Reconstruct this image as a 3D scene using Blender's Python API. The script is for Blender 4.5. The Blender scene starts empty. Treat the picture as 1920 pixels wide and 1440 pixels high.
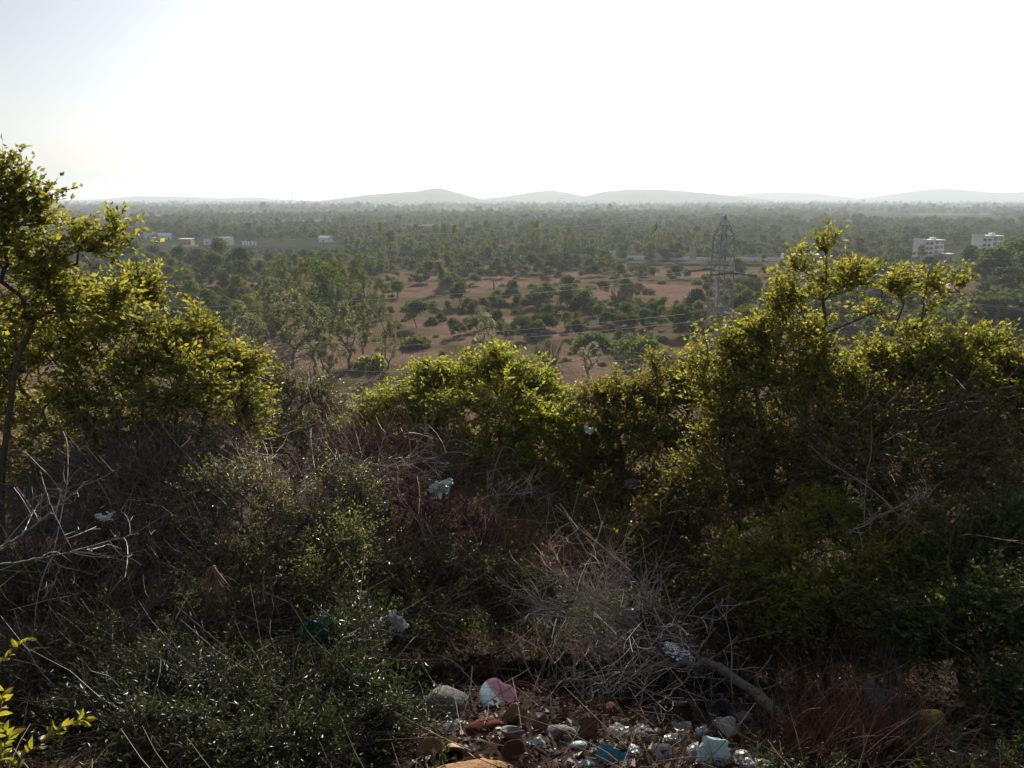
import bpy, bmesh, math, random
import numpy as np
from mathutils import Vector, Matrix, noise as mnoise

# ------------------------------------------------------------------ camera, sky, sun, exposure
SC = bpy.context.scene
COL = SC.collection
PI = math.pi
CAM_Z = 40.0
F_PX = 1478.0            # focal length in pixels of the 1920 px wide photograph
PITCH = math.radians(13.25)

cd = bpy.data.cameras.new('camera')
cd.sensor_fit = 'HORIZONTAL'; cd.sensor_width = 36.0
cd.lens = 36.0 * F_PX / 1920.0
cd.clip_start = 0.1; cd.clip_end = 60000.0
cam = bpy.data.objects.new('camera', cd); COL.objects.link(cam)
cam.location = (0, 0, CAM_Z)
cam.rotation_euler = (PI/2 - PITCH, 0, 0)
SC.camera = cam

SUN_EL = math.radians(24.0)
SUN_AZ = math.radians(9.0)          # to the right of the viewing direction (+Y)
world = bpy.data.worlds.new('World'); SC.world = world
world.use_nodes = True
wn = world.node_tree.nodes; wl = world.node_tree.links
wn.clear()
w_out = wn.new('ShaderNodeOutputWorld'); w_bg = wn.new('ShaderNodeBackground')
sky = wn.new('ShaderNodeTexSky'); sky.sky_type = 'NISHITA'; sky.sun_disc = False
sky.sun_elevation = SUN_EL; sky.sun_rotation = SUN_AZ
sky.altitude = 100; sky.air_density = 1.0; sky.dust_density = 2.0; sky.ozone_density = 1.5
# thin, streaky high cloud all over the sky
w_tc = wn.new('ShaderNodeTexCoord'); w_map = wn.new('ShaderNodeMapping')
w_map.inputs['Scale'].default_value = (1.6, 1.6, 9.0)
w_nz = wn.new('ShaderNodeTexNoise'); w_nz.inputs['Scale'].default_value = 2.6
w_nz.inputs['Detail'].default_value = 6; w_nz.inputs['Roughness'].default_value = 0.55
w_rmp = wn.new('ShaderNodeMapRange')
w_rmp.inputs['From Min'].default_value = 0.46; w_rmp.inputs['From Max'].default_value = 0.70
w_rmp.inputs['To Min'].default_value = 0.6; w_rmp.inputs['To Max'].default_value = 1.0
w_mix = wn.new('ShaderNodeMix'); w_mix.data_type = 'RGBA'
w_bw = wn.new('ShaderNodeRGBToBW'); w_mul = wn.new('ShaderNodeMath'); w_mul.operation = 'MULTIPLY'
w_mul.inputs[1].default_value = 0.95
wl.new(w_tc.outputs['Generated'], w_map.inputs['Vector']); wl.new(w_map.outputs['Vector'], w_nz.inputs['Vector'])
wl.new(w_nz.outputs['Fac'], w_rmp.inputs['Value']); wl.new(w_rmp.outputs['Result'], w_mix.inputs['Factor'])
wl.new(sky.outputs['Color'], w_mix.inputs['A']); wl.new(sky.outputs['Color'], w_bw.inputs['Color'])
w_cool = wn.new('ShaderNodeMix'); w_cool.data_type = 'RGBA'; w_cool.blend_type = 'MULTIPLY'; w_cool.clamp_result = False
w_cool.inputs['Factor'].default_value = 1.0; w_cool.inputs['B'].default_value = (0.96, 1.0, 1.06, 1)
wl.new(w_bw.outputs['Val'], w_mul.inputs[0]); wl.new(w_mul.outputs['Value'], w_cool.inputs['A']); wl.new(w_cool.outputs['Result'], w_mix.inputs['B'])
wl.new(w_mix.outputs['Result'], w_bg.inputs['Color'])
w_bg.inputs['Strength'].default_value = 0.066
wl.new(w_bg.outputs['Background'], w_out.inputs['Surface'])

sd = bpy.data.lights.new('sun', 'SUN'); sd.energy = 5.0; sd.angle = math.radians(0.53); sd.color = (1.0, 0.93, 0.80)
sun = bpy.data.objects.new('sun', sd); COL.objects.link(sun)
sdir = Vector((math.sin(SUN_AZ)*math.cos(SUN_EL), math.cos(SUN_AZ)*math.cos(SUN_EL), math.sin(SUN_EL)))
sun.rotation_euler = sdir.to_track_quat('Z', 'Y').to_euler()
sun.location = (40, 200, 120)

vs = SC.view_settings
vs.view_transform = 'Standard'; vs.look = 'None'; vs.exposure = 0.8; vs.gamma = 1.0
try: vs.use_curve_mapping = False
except Exception: pass
cy = SC.cycles
cy.use_denoising = True; cy.denoiser = 'OPENIMAGEDENOISE'
cy.max_bounces = 7; cy.diffuse_bounces = 4; cy.glossy_bounces = 2; cy.transmission_bounces = 4
cy.transparent_max_bounces = 6; cy.volume_bounces = 1
cy.sample_clamp_indirect = 6.0; cy.sample_clamp_direct = 0.0
cy.caustics_reflective = False; cy.caustics_refractive = False
SC.render.use_persistent_data = False

# ------------------------------------------------------------------ helpers
RNG = np.random.default_rng(7)

def at(px, py, d):
    """point seen at pixel (px,py) of the 1920x1440 photograph at forward distance d metres"""
    xc = (px-960)/F_PX; yc = (720-py)/F_PX
    cp, sp = math.cos(PITCH), math.sin(PITCH)
    v = np.array([xc, cp + yc*sp, -sp + yc*cp])
    return np.array([0, 0, CAM_Z]) + v*(d/v[1])

def on_plain(px, py, z=0.0):
    xc = (px-960)/F_PX; yc = (720-py)/F_PX
    cp, sp = math.cos(PITCH), math.sin(PITCH)
    v = np.array([xc, cp + yc*sp, -sp + yc*cp])
    return np.array([0, 0, CAM_Z]) + v*((z-CAM_Z)/v[2])

def vnoise(x, y, seed=0):
    """smooth value noise, vectorised, -1..1"""
    x = np.asarray(x, float); y = np.asarray(y, float)
    xi = np.floor(x).astype(np.int64); yi = np.floor(y).astype(np.int64)
    xf = x-xi; yf = y-yi
    def h(a, b):
        n = (a*374761393 + b*668265263 + seed*974711) & 0xffffffff
        n = ((n ^ (n >> 13))*1274126177) & 0xffffffff
        return ((n ^ (n >> 16)) & 0xffff)/32767.5 - 1.0
    u = xf*xf*(3-2*xf); v = yf*yf*(3-2*yf)
    return (h(xi, yi)*(1-u)+h(xi+1, yi)*u)*(1-v) + (h(xi, yi+1)*(1-u)+h(xi+1, yi+1)*u)*v

_pd = np.linspace(-80, 200, 2801)
_pz = np.interp(_pd, [-80, -2, 0.8, 2, 3.5, 5, 7, 10, 14, 74, 96, 200], [38.9, 38.5, 38.35, 37.9, 37.14, 36.54, 35.7, 34.1, 31.8, 1.9, 0, 0])
_k = np.hanning(15); _k /= _k.sum()
_pz2 = np.convolve(np.pad(_pz, 7, mode='edge'), _k, 'valid')
def ground_z(x, y):
    x = np.asarray(x, float); y = np.asarray(y, float)
    z = np.interp(y, _pd, _pz2)
    hill = np.clip(z/38.0, 0, 1)
    z = z + hill*(0.10*vnoise(x*0.9, y*0.9, 1) + 0.05*vnoise(x*2.7, y*2.7, 2)) + np.clip(hill*4, 0, 1)*np.clip((y-10)/20, 0, 1)*1.0*vnoise(x*0.12, y*0.12, 5)
    far = np.clip((y-110)/60, 0, 1)
    z = z + far*(0.35*vnoise(x*0.03, y*0.03, 3) + 0.10*vnoise(x*0.15, y*0.15, 4))
    return z

def new_mesh(name, V, F4=None, F3=None, smooth=False):
    me = bpy.data.meshes.new(name)
    V = np.asarray(V, np.float32).reshape(-1, 3)
    n4 = 0 if F4 is None else len(F4); n3 = 0 if F3 is None else len(F3)
    loops = []
    starts = []
    if n4:
        F4 = np.asarray(F4, np.int32); loops.append(F4.ravel()); starts.append(np.arange(n4)*4)
    if n3:
        F3 = np.asarray(F3, np.int32); loops.append(F3.ravel()); starts.append(n4*4 + np.arange(n3)*3)
    L = np.concatenate(loops).astype(np.int32); S = np.concatenate(starts).astype(np.int32)
    me.vertices.add(len(V)); me.vertices.foreach_set('co', V.ravel())
    me.loops.add(len(L)); me.loops.foreach_set('vertex_index', L)
    me.polygons.add(len(S)); me.polygons.foreach_set('loop_start', S)
    me.polygons.foreach_set('use_smooth', np.full(len(S), bool(smooth)))
    me.update(calc_edges=True)
    return me

def link(name, me, mat=None, parent=None, loc=None):
    if mat is not None and len(me.materials) == 0: me.materials.append(mat)
    o = bpy.data.objects.new(name, me); COL.objects.link(o)
    if parent is not None: o.parent = parent
    if loc is not None: o.location = loc
    return o

def tag(o, label, cat, group=None):
    o['label'] = label; o['category'] = cat
    if group: o['group'] = group
    return o

def thing(name, label, cat, loc=(0, 0, 0), group=None):
    o = bpy.data.objects.new(name, None); COL.objects.link(o)
    o.empty_display_size = 0.2
    o.location = [float(c) for c in loc]
    return tag(o, label, cat, group)

def stuff(o): o['kind'] = 'stuff'; return o
def struct(o): o['kind'] = 'structure'; return o

def norm(a):
    return a/np.maximum(np.linalg.norm(a, axis=-1, keepdims=True), 1e-9)

class Geo:
    """collects vertices, quads and triangles"""
    def __init__(s): s.V = []; s.F4 = []; s.F3 = []; s.n = 0
    def add(s, V, F4=None, F3=None):
        V = np.asarray(V, float).reshape(-1, 3)
        if F4 is not None and len(F4): s.F4.append(np.asarray(F4, np.int64)+s.n)
        if F3 is not None and len(F3): s.F3.append(np.asarray(F3, np.int64)+s.n)
        s.V.append(V); s.n += len(V)
        return s
    def mesh(s, name, smooth=False, origin=None):
        V = np.concatenate(s.V)
        if origin is not None: V = V-np.asarray(origin)
        return new_mesh(name, V, np.concatenate(s.F4) if s.F4 else None, np.concatenate(s.F3) if s.F3 else None, smooth)

def tubes(P, R, sides=4):
    """P (n,k,3) polylines, R (n,k) radii -> verts, quads"""
    P = np.asarray(P, float); R = np.asarray(R, float)
    n, k, _ = P.shape
    T = np.gradient(P, axis=1) if k > 2 else np.repeat((P[:, 1:]-P[:, :1]), 2, axis=1)
    T = norm(T)
    mean = norm(P[:, -1]-P[:, 0])
    ref = np.where(np.abs(mean[:, 2:3]) < 0.8, np.array([[0, 0, 1.0]]), np.array([[1.0, 0, 0]]))[:, None, :]
    A = norm(np.cross(T, np.broadcast_to(ref, T.shape))); B = np.cross(T, A)
    ang = np.arange(sides)*2*PI/sides
    V = P[:, :, None, :] + R[:, :, None, None]*(A[:, :, None, :]*np.cos(ang)[None, None, :, None] + B[:, :, None, :]*np.sin(ang)[None, None, :, None])
    idx = np.arange(n*k*sides).reshape(n, k, sides)
    a = idx[:, :-1, :]; b = idx[:, 1:, :]
    F = np.stack([a, np.roll(a, -1, axis=2), np.roll(b, -1, axis=2), b], axis=-1).reshape(-1, 4)
    return V.reshape(-1, 3), F

def curve_tubes(rng, S, D, L, r0, r1, k=4, bend=0.35, sag=0.0):
    """thin curved twigs from S along D"""
    n = len(S); t = np.linspace(0, 1, k)[None, :, None]
    C = rng.normal(size=(n, 1, 3))*bend
    P = S[:, None, :] + D[:, None, :]*L[:, None, None]*t + C*L[:, None, None]*t*t + np.array([0, 0, -sag])*L[:, None, None]*t*t
    tt = np.linspace(0, 1, k)[None, :]
    R = r0[:, None]*(1-tt)+r1[:, None]*tt
    return P, R

def leaf_geo(P, D, N, L, W, fold=0.25, wide=0.45, big=False):
    """leaves as folded blades; P base, D direction, N normal"""
    D = norm(D); S = norm(np.cross(D, N)); N = np.cross(S, D)
    n = len(P); L = L[:, None]; W = W[:, None]
    if not big:
        V = np.stack([P, P+D*L*wide+S*W*0.5+N*W*fold, P+D*L, P+D*L*wide-S*W*0.5+N*W*fold], axis=1)
        b = np.arange(n)[:, None]*4
        F = np.concatenate([b+np.array([[0, 1, 2]]), b+np.array([[0, 2, 3]])])
        return V.reshape(-1, 3), F
    V = np.stack([P, P+D*L*.28+S*W*.40+N*W*fold, P+D*L*.62+S*W*.46+N*W*(fold*.8), P+D*L-N*W*.25,
                  P+D*L*.62-S*W*.46+N*W*(fold*.8), P+D*L*.28-S*W*.40+N*W*fold, P+D*L*.5+N*W*.05], axis=1)
    b = np.arange(n)[:, None]*7
    F = np.concatenate([b+np.array([t]) for t in ([0, 1, 6], [1, 2, 6], [2, 3, 6], [3, 4, 6], [4, 5, 6], [5, 0, 6])])
    return V.reshape(-1, 3), F

# ------------------------------------------------------------------ materials
def nodes_of(name):
    m = bpy.data.materials.new(name); m.use_nodes = True
    return m, m.node_tree.nodes, m.node_tree.links

def ramp(n, stops):
    r = n.new('ShaderNodeValToRGB'); cr = r.color_ramp
    while len(cr.elements) < len(stops): cr.elements.new(0.5)
    for e, (p, c) in zip(cr.elements, stops):
        e.position = p; e.color = (*c, 1)
    return r

def leaf_mat(name, cols, trans=0.45, rough=0.5, spec=0.4, tint=(1.75, 1.6, 0.6), obj_rand=0.0):
    m, n, l = nodes_of(name)
    b = n['Principled BSDF']; out = n['Material Output']
    g = n.new('ShaderNodeNewGeometry')
    r = ramp(n, [(i/max(len(cols)-1, 1), c) for i, c in enumerate(cols)])
    src = g.outputs['Random Per Island']
    if obj_rand > 0:
        oi = n.new('ShaderNodeObjectInfo'); mx = n.new('ShaderNodeMix'); mx.data_type = 'FLOAT'
        mx.inputs['Factor'].default_value = obj_rand
        l.new(src, mx.inputs['A']); l.new(oi.outputs['Random'], mx.inputs['B']); src = mx.outputs['Result']
    l.new(src, r.inputs['Fac'])
    l.new(r.outputs['Color'], b.inputs['Base Color'])
    b.inputs['Roughness'].default_value = rough; b.inputs['Specular IOR Level'].default_value = spec
    if trans > 0:
        t = n.new('ShaderNodeBsdfTranslucent'); mul = n.new('ShaderNodeMix'); mul.data_type = 'RGBA'; mul.blend_type = 'MULTIPLY'
        mul.inputs['Factor'].default_value = 1.0; mul.inputs['B'].default_value = (*tint, 1); mul.clamp_result = False
        l.new(r.outputs['Color'], mul.inputs['A']); l.new(mul.outputs['Result'], t.inputs['Color'])
        mix = n.new('ShaderNodeMixShader'); mix.inputs['Fac'].default_value = trans
        l.new(b.outputs['BSDF'], mix.inputs[1]); l.new(t.outputs['BSDF'], mix.inputs[2]); l.new(mix.outputs['Shader'], out.inputs['Surface'])
    return m

def noise_mat(name, c0, c1, scale=8.0, rough=0.8, spec=0.3, bump=0.0, c2=None, detail=5.0, metallic=0.0, bump_dist=0.02):
    m, n, l = nodes_of(name)
    b = n['Principled BSDF']
    tc = n.new('ShaderNodeTexCoord'); nz = n.new('ShaderNodeTexNoise')
    nz.inputs['Scale'].default_value = scale; nz.inputs['Detail'].default_value = detail; nz.inputs['Roughness'].default_value = 0.6
    l.new(tc.outputs['Object'], nz.inputs['Vector'])
    st = [(0.3, c0), (0.7, c1)] if c2 is None else [(0.28, c0), (0.5, c1), (0.72, c2)]
    r = ramp(n, st); l.new(nz.outputs['Fac'], r.inputs['Fac']); l.new(r.outputs['Color'], b.inputs['Base Color'])
    b.inputs['Roughness'].default_value = rough; b.inputs['Specular IOR Level'].default_value = spec; b.inputs['Metallic'].default_value = metallic
    if bump > 0:
        bp = n.new('ShaderNodeBump'); bp.inputs['Strength'].default_value = bump; bp.inputs['Distance'].default_value = bump_dist
        l.new(nz.outputs['Fac'], bp.inputs['Height']); l.new(bp.outputs['Normal'], b.inputs['Normal'])
    return m

def plastic_mat(name, col, rough=0.35, alpha=1.0, trans=0.4, spec=0.5):
    """thin plastic film: half lets the light through"""
    m, n, l = nodes_of(name)
    b = n['Principled BSDF']; out = n['Material Output']
    tc = n.new('ShaderNodeTexCoord'); nz = n.new('ShaderNodeTexNoise'); nz.inputs['Scale'].default_value = 14; nz.inputs['Detail'].default_value = 4
    l.new(tc.outputs['Object'], nz.inputs['Vector'])
    r = ramp(n, [(0.3, tuple(c*0.7 for c in col)), (0.65, col)]); l.new(nz.outputs['Fac'], r.inputs['Fac']); l.new(r.outputs['Color'], b.inputs['Base Color'])
    b.inputs['Roughness'].default_value = rough; b.inputs['Specular IOR Level'].default_value = spec; b.inputs['Alpha'].default_value = alpha
    t = n.new('ShaderNodeBsdfTranslucent'); l.new(r.outputs['Color'], t.inputs['Color'])
    mix = n.new('ShaderNodeMixShader'); mix.inputs['Fac'].default_value = trans
    l.new(b.outputs['BSDF'], mix.inputs[1]); l.new(t.outputs['BSDF'], mix.inputs[2]); l.new(mix.outputs['Shader'], out.inputs['Surface'])
    return m

M = {}
M['bark'] = noise_mat('bark', (0.055, 0.042, 0.034), (0.14, 0.11, 0.09), 30, 0.9, 0.2, 0.4)
M['bark_grey'] = noise_mat('bark_grey', (0.10, 0.085, 0.075), (0.24, 0.21, 0.19), 40, 0.85, 0.3, 0.4)
M['dead'] = leaf_mat('dead_twig', [(0.09, 0.065, 0.055), (0.17, 0.13, 0.115), (0.26, 0.21, 0.19)], 0.0, 0.6, 0.35)
M['dead_brown'] = leaf_mat('dead_brown_twig', [(0.08, 0.052, 0.040), (0.15, 0.10, 0.078), (0.24, 0.17, 0.135)], 0.0, 0.7, 0.25)
M['dead_pale'] = leaf_mat('dead_pale_twig', [(0.20, 0.165, 0.15), (0.33, 0.285, 0.26), (0.46, 0.41, 0.38)], 0.0, 0.55, 0.4)
M['leaf_yellow'] = leaf_mat('leaf_yellow_green', [(0.088, 0.116, 0.035), (0.147, 0.168, 0.042), (0.224, 0.224, 0.057), (0.319, 0.289, 0.083)], 0.53, 0.52, 0.25, (1.65, 1.5, 0.75))
M['leaf_shade'] = leaf_mat('leaf_darkened_for_shade', [(0.018, 0.030, 0.014), (0.030, 0.047, 0.020), (0.048, 0.068, 0.030), (0.075, 0.092, 0.045)], 0.28, 0.4, 0.35)  # darker copy of the leaf green, shade of the low slope put into its colour
M['leaf_fresh'] = leaf_mat('leaf_fresh_green', [(0.106, 0.136, 0.038), (0.177, 0.203, 0.050), (0.254, 0.271, 0.065), (0.330, 0.319, 0.083)], 0.55, 0.55, 0.2, (1.65, 1.55, 0.75))
M['leaf_olive'] = leaf_mat('leaf_olive', [(0.071, 0.083, 0.028), (0.124, 0.136, 0.040), (0.189, 0.183, 0.053), (0.260, 0.224, 0.071)], 0.5, 0.5, 0.3, (1.65, 1.5, 0.75))
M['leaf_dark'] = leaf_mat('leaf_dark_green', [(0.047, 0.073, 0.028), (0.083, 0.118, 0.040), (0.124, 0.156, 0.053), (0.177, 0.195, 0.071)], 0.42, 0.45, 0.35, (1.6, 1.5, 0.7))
M['leaf_brown'] = leaf_mat('leaf_dry_brown', [(0.07, 0.042, 0.024), (0.12, 0.075, 0.04), (0.17, 0.11, 0.055), (0.11, 0.085, 0.04)], 0.35, 0.6, 0.3, (1.2, 1.1, 0.8))
M['litter'] = leaf_mat('leaf_litter', [(0.035, 0.022, 0.015), (0.06, 0.035, 0.022), (0.10, 0.06, 0.035)], 0.1, 0.8, 0.15, (1, 1, 1))
M['leaf_orange'] = leaf_mat('leaf_dry_orange', [(0.234, 0.104, 0.039), (0.364, 0.169, 0.065), (0.390, 0.260, 0.078)], 0.45, 0.6, 0.3, (1.2, 1, .8))
M['leaf_pale'] = leaf_mat('leaf_pale_grey_green', [(0.092, 0.116, 0.054), (0.153, 0.177, 0.085), (0.245, 0.261, 0.131)], 0.4, 0.4, 0.5)
# far foliage
M['far_green'] = leaf_mat('foliage_far_green', [(0.045, 0.075, 0.022), (0.072, 0.11, 0.032), (0.105, 0.145, 0.045)], 0.42, 0.8, 0.08, obj_rand=0.5)
M['far_dark'] = leaf_mat('foliage_far_dark', [(0.030, 0.052, 0.02), (0.05, 0.078, 0.028), (0.078, 0.108, 0.04)], 0.38, 0.8, 0.08, obj_rand=0.5)
M['far_grey'] = leaf_mat('foliage_far_grey', [(0.07, 0.085, 0.045), (0.11, 0.125, 0.07), (0.17, 0.175, 0.11)], 0.42, 0.6, 0.2, obj_rand=0.4)
M['far_olive'] = leaf_mat('foliage_far_olive', [(0.065, 0.075, 0.028), (0.10, 0.11, 0.038), (0.14, 0.14, 0.055)], 0.42, 0.8, 0.08, obj_rand=0.5)
M['far_dry'] = leaf_mat('foliage_far_dry', [(0.12, 0.08, 0.06), (0.17, 0.12, 0.09), (0.21, 0.16, 0.12)], 0.25, 0.7, 0.2)
M['far_silver'] = leaf_mat('foliage_far_silver', [(0.12, 0.125, 0.105), (0.20, 0.20, 0.175), (0.30, 0.295, 0.265)], 0.35, 0.6, 0.2)
M['far_bark'] = noise_mat('bark_far', (0.10, 0.08, 0.065), (0.20, 0.17, 0.14), 2, 0.9)

# ------------------------------------------------------------------ ground: one sheet from the hill top to the horizon
def ground_material():
    m, n, l = nodes_of('ground')
    b = n['Principled BSDF']
    g = n.new('ShaderNodeNewGeometry'); sx = n.new('ShaderNodeSeparateXYZ'); l.new(g.outputs['Position'], sx.inputs[0])
    def nz(scale, detail=6, rough=0.6):
        t = n.new('ShaderNodeTexNoise'); t.inputs['Scale'].default_value = scale; t.inputs['Detail'].default_value = detail; t.inputs['Roughness'].default_value = rough
        l.new(g.outputs['Position'], t.inputs['Vector']); return t.outputs['Fac']
    def mix(f, a, b_):
        x = n.new('ShaderNodeMix'); x.data_type = 'RGBA'; l.new(f, x.inputs['Factor'])
        for s, v in (('A', a), ('B', b_)):
            if isinstance(v, tuple): x.inputs[s].default_value = (*v, 1)
            else: l.new(v, x.inputs[s])
        return x.outputs['Result']
    def mr(v, a, b_):
        x = n.new('ShaderNodeMapRange'); x.inputs['From Min'].default_value = a; x.inputs['From Max'].default_value = b_; l.new(v, x.inputs['Value']); return x.outputs['Result']
    soil = ramp(n, [(0.3, (0.115, 0.068, 0.051)), (0.5, (0.165, 0.102, 0.078)), (0.75, (0.215, 0.142, 0.11))]); l.new(nz(0.06, 8), soil.inputs['Fac'])
    grass = ramp(n, [(0.3, (0.055, 0.047, 0.026)), (0.5, (0.085, 0.068, 0.04)), (0.7, (0.13, 0.092, 0.06))]); l.new(nz(0.11, 8), grass.inputs['Fac'])
    scrub = ramp(n, [(0.35, (0.024, 0.034, 0.014)), (0.55, (0.036, 0.044, 0.02)), (0.75, (0.055, 0.052, 0.03))]); l.new(nz(0.02, 8), scrub.inputs['Fac'])
    patch = mr(nz(0.022, 5), 0.44, 0.56)
    plain = mix(patch, soil.outputs['Color'], grass.outputs['Color'])
    speck = mr(nz(0.45, 4, 0.7), 0.53, 0.62)
    plain = mix(speck, plain, grass.outputs['Color'])
    farf = mr(sx.outputs['Y'], 430, 620)
    plain = mix(farf, plain, scrub.outputs['Color'])
    hill = ramp(n, [(0.3, (0.022, 0.016, 0.013)), (0.55, (0.045, 0.031, 0.024)), (0.75, (0.085, 0.058, 0.044))]); l.new(nz(3.2, 10, 0.7), hill.inputs['Fac'])
    near = mr(sx.outputs['Y'], 60, 110)
    l.new(mix(near, hill.outputs['Color'], plain), b.inputs['Base Color'])
    b.inputs['Roughness'].default_value = 1.0; b.inputs['Specular IOR Level'].default_value = 0.0
    bp = n.new('ShaderNodeBump'); bp.inputs['Strength'].default_value = 0.6; bp.inputs['Distance'].default_value = 0.06
    l.new(nz(6.0, 10, 0.7), bp.inputs['Height']); l.new(bp.outputs['Normal'], b.inputs['Normal'])
    return m

def build_ground():
    ys = np.concatenate([np.linspace(-60, 0, 25)[:-1], np.linspace(0, 16, 110)[:-1], np.linspace(16, 110, 90)[:-1], np.geomspace(110, 13000, 170)])
    us = np.sign(np.linspace(-1, 1, 221))*np.abs(np.linspace(-1, 1, 221))**1.25
    Y, U = np.meshgrid(ys, us, indexing='ij')
    X = U*(22 + 1.05*np.maximum(Y, 0) + 0.6*np.maximum(-Y, 0))
    Z = ground_z(X, Y)
    ny, nx = Y.shape
    idx = np.arange(ny*nx).reshape(ny, nx)
    F = np.stack([idx[:-1, :-1], idx[:-1, 1:], idx[1:, 1:], idx[1:, :-1]], axis=-1).reshape(-1, 4)
    me = new_mesh('ground', np.stack([X, Y, Z], -1), F, smooth=True)
    o = struct(link('ground', me, ground_material()))
    o['label'] = 'red brown plain and dark hillside soil reaching to the horizon'
build_ground()

def hill_material():
    m = noise_mat('hill_scrub', (0.035, 0.045, 0.025), (0.075, 0.075, 0.045), 0.012, 1.0, 0.0, c2=(0.13, 0.105, 0.075), detail=10)
    return m
M['hill'] = hill_material()
def hill(px_pts, dist, half=900, seed=0, label=''):
    xs = np.array([p[0] for p in px_pts], float); yy = np.array([p[1] for p in px_pts], float)
    pts = np.array([at(a, b, dist) for a, b in zip(xs, yy)])
    X0 = np.linspace(pts[0, 0]-150, pts[-1, 0]+150, 120); H = np.interp(X0, pts[:, 0], pts[:, 2], left=-5, right=-5)
    k = np.hanning(7); k /= k.sum(); H = np.convolve(np.pad(H, 3, mode='edge'), k, 'valid')
    V = np.linspace(-1, 1, 41)
    Xg, Vg = np.meshgrid(X0, V, indexing='ij')
    fall = np.cos(Vg*PI/2)**1.3
    Yg = dist + Vg*half + 120*vnoise(Xg*0.002, Vg*2, seed)
    Z = (H[:, None]+6)*fall*(1+0.10*vnoise(Xg*0.006, Yg*0.006, seed+1)*np.abs(Vg)) - 6 + 2.5*vnoise(Xg*0.02, Yg*0.02, seed+2)*fall
    idx = np.arange(Xg.size).reshape(Xg.shape)
    F = np.stack([idx[:-1, :-1], idx[1:, :-1], idx[1:, 1:], idx[:-1, 1:]], -1).reshape(-1, 4)
    me = new_mesh('hill', np.stack([Xg, Yg, np.maximum(Z, -0.8)], -1), F, smooth=True)
    o = struct(link('hill', me, M['hill'])); o['label'] = label
hill([(60, 377), (130, 375), (200, 374), (235, 371), (262, 368), (330, 369), (380, 370), (400, 373), (440, 371), (480, 370), (500, 373), (560, 376), (640, 377)], 9000, 900, 11, 'low flat topped ridge at the left of the horizon')
hill([(600, 378), (640, 372), (680, 367), (740, 362), (785, 359), (805, 355), (825, 353), (850, 359), (880, 368), (905, 374), (930, 378)], 6600, 700, 21, 'peaked hill with a long left shoulder')
hill([(880, 377), (950, 368), (1000, 360), (1035, 357), (1060, 361), (1090, 367), (1130, 376)], 7600, 800, 31, 'small peaked hill in the middle of the horizon')
hill([(1060, 377), (1095, 368), (1130, 360), (1180, 355), (1230, 355), (1280, 358), (1330, 363), (1380, 368), (1440, 376)], 7000, 800, 41, 'broad rounded hill right of the middle')
hill([(1320, 377), (1400, 363), (1460, 360), (1520, 362), (1570, 368), (1620, 376)], 9200, 900, 51, 'faint low hill fading into the bright haze')
hill([(1600, 377), (1690, 362), (1740, 355), (1770, 354), (1830, 359), (1870, 362), (1920, 360), (1990, 364), (2080, 376)], 8200, 900, 61, 'pale hill at the right end of the horizon')

# pale farm fields far out
def field(pts, mat, label):
    P = np.array([on_plain(a, b, 0.9) for a, b in pts])
    bm = bmesh.new(); vs_ = [bm.verts.new(p) for p in P]; bm.faces.new(vs_)
    me = bpy.data.meshes.new('field'); bm.to_mesh(me); bm.free()
    o = struct(link('field', me, mat)); o['label'] = label
M['field_green'] = noise_mat('field_green', (0.05, 0.085, 0.03), (0.09, 0.12, 0.05), 0.05, 1.0, 0.0)
M['field_tan'] = noise_mat('field_tan', (0.10, 0.078, 0.055), (0.16, 0.122, 0.09), 0.04, 1.0, 0.0)
field([(820, 396), (965, 398), (955, 391), (835, 390)], M['field_green'], 'bright green farm field far out on the plain')
field([(700, 388), (790, 389), (785, 386), (705, 385)], M['field_green'], 'narrow green farm field below the peaked hill')
field([(150, 406), (330, 405), (330, 402), (180, 402)], M['field_tan'], 'strip of pale dry field far out at the left')
field([(520, 380), (620, 380), (615, 378), (530, 378)], M['field_tan'], 'thin pale field near the left horizon')
FIELDS = [((820, 396), (965, 391)), ((700, 389), (790, 385.5)), ((150, 406), (335, 401.5))]
for a, b, m_, lb in (((1010, 408), (1090, 405), 'field_tan', 'narrow tan field in the woodland left of the pylon'), ((520, 416), (640, 412), 'field_tan', 'tan clearing in the woodland above the grey wall'),
                     ((1500, 416), (1600, 412.5), 'field_tan', 'tan clearing in the woodland above the white shed'), ((1130, 397), (1260, 393.5), 'field_green', 'green field strip below the broad rounded hill'),
                     ((420, 399), (520, 396), 'field_green', 'green field strip left of the peaked hill'), ((1700, 404), (1860, 400), 'field_tan', 'long tan clearing above the white blocks'), ((760, 424), (860, 420), 'field_tan', 'small tan clearing in the middle of the woodland')):
    w_ = b[0]-a[0]; h_f = a[1]-b[1]
    field([(a[0], a[1]-h_f*.2), (a[0]+w_*.3, a[1]), (a[0]+w_*.7, a[1]-h_f*.15), (b[0], a[1]-h_f*.35), (b[0]-w_*.1, b[1]), (a[0]+w_*.55, b[1]+h_f*.15), (a[0]+w_*.15, b[1])], M[m_], lb); FIELDS.append((a, b))

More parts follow.
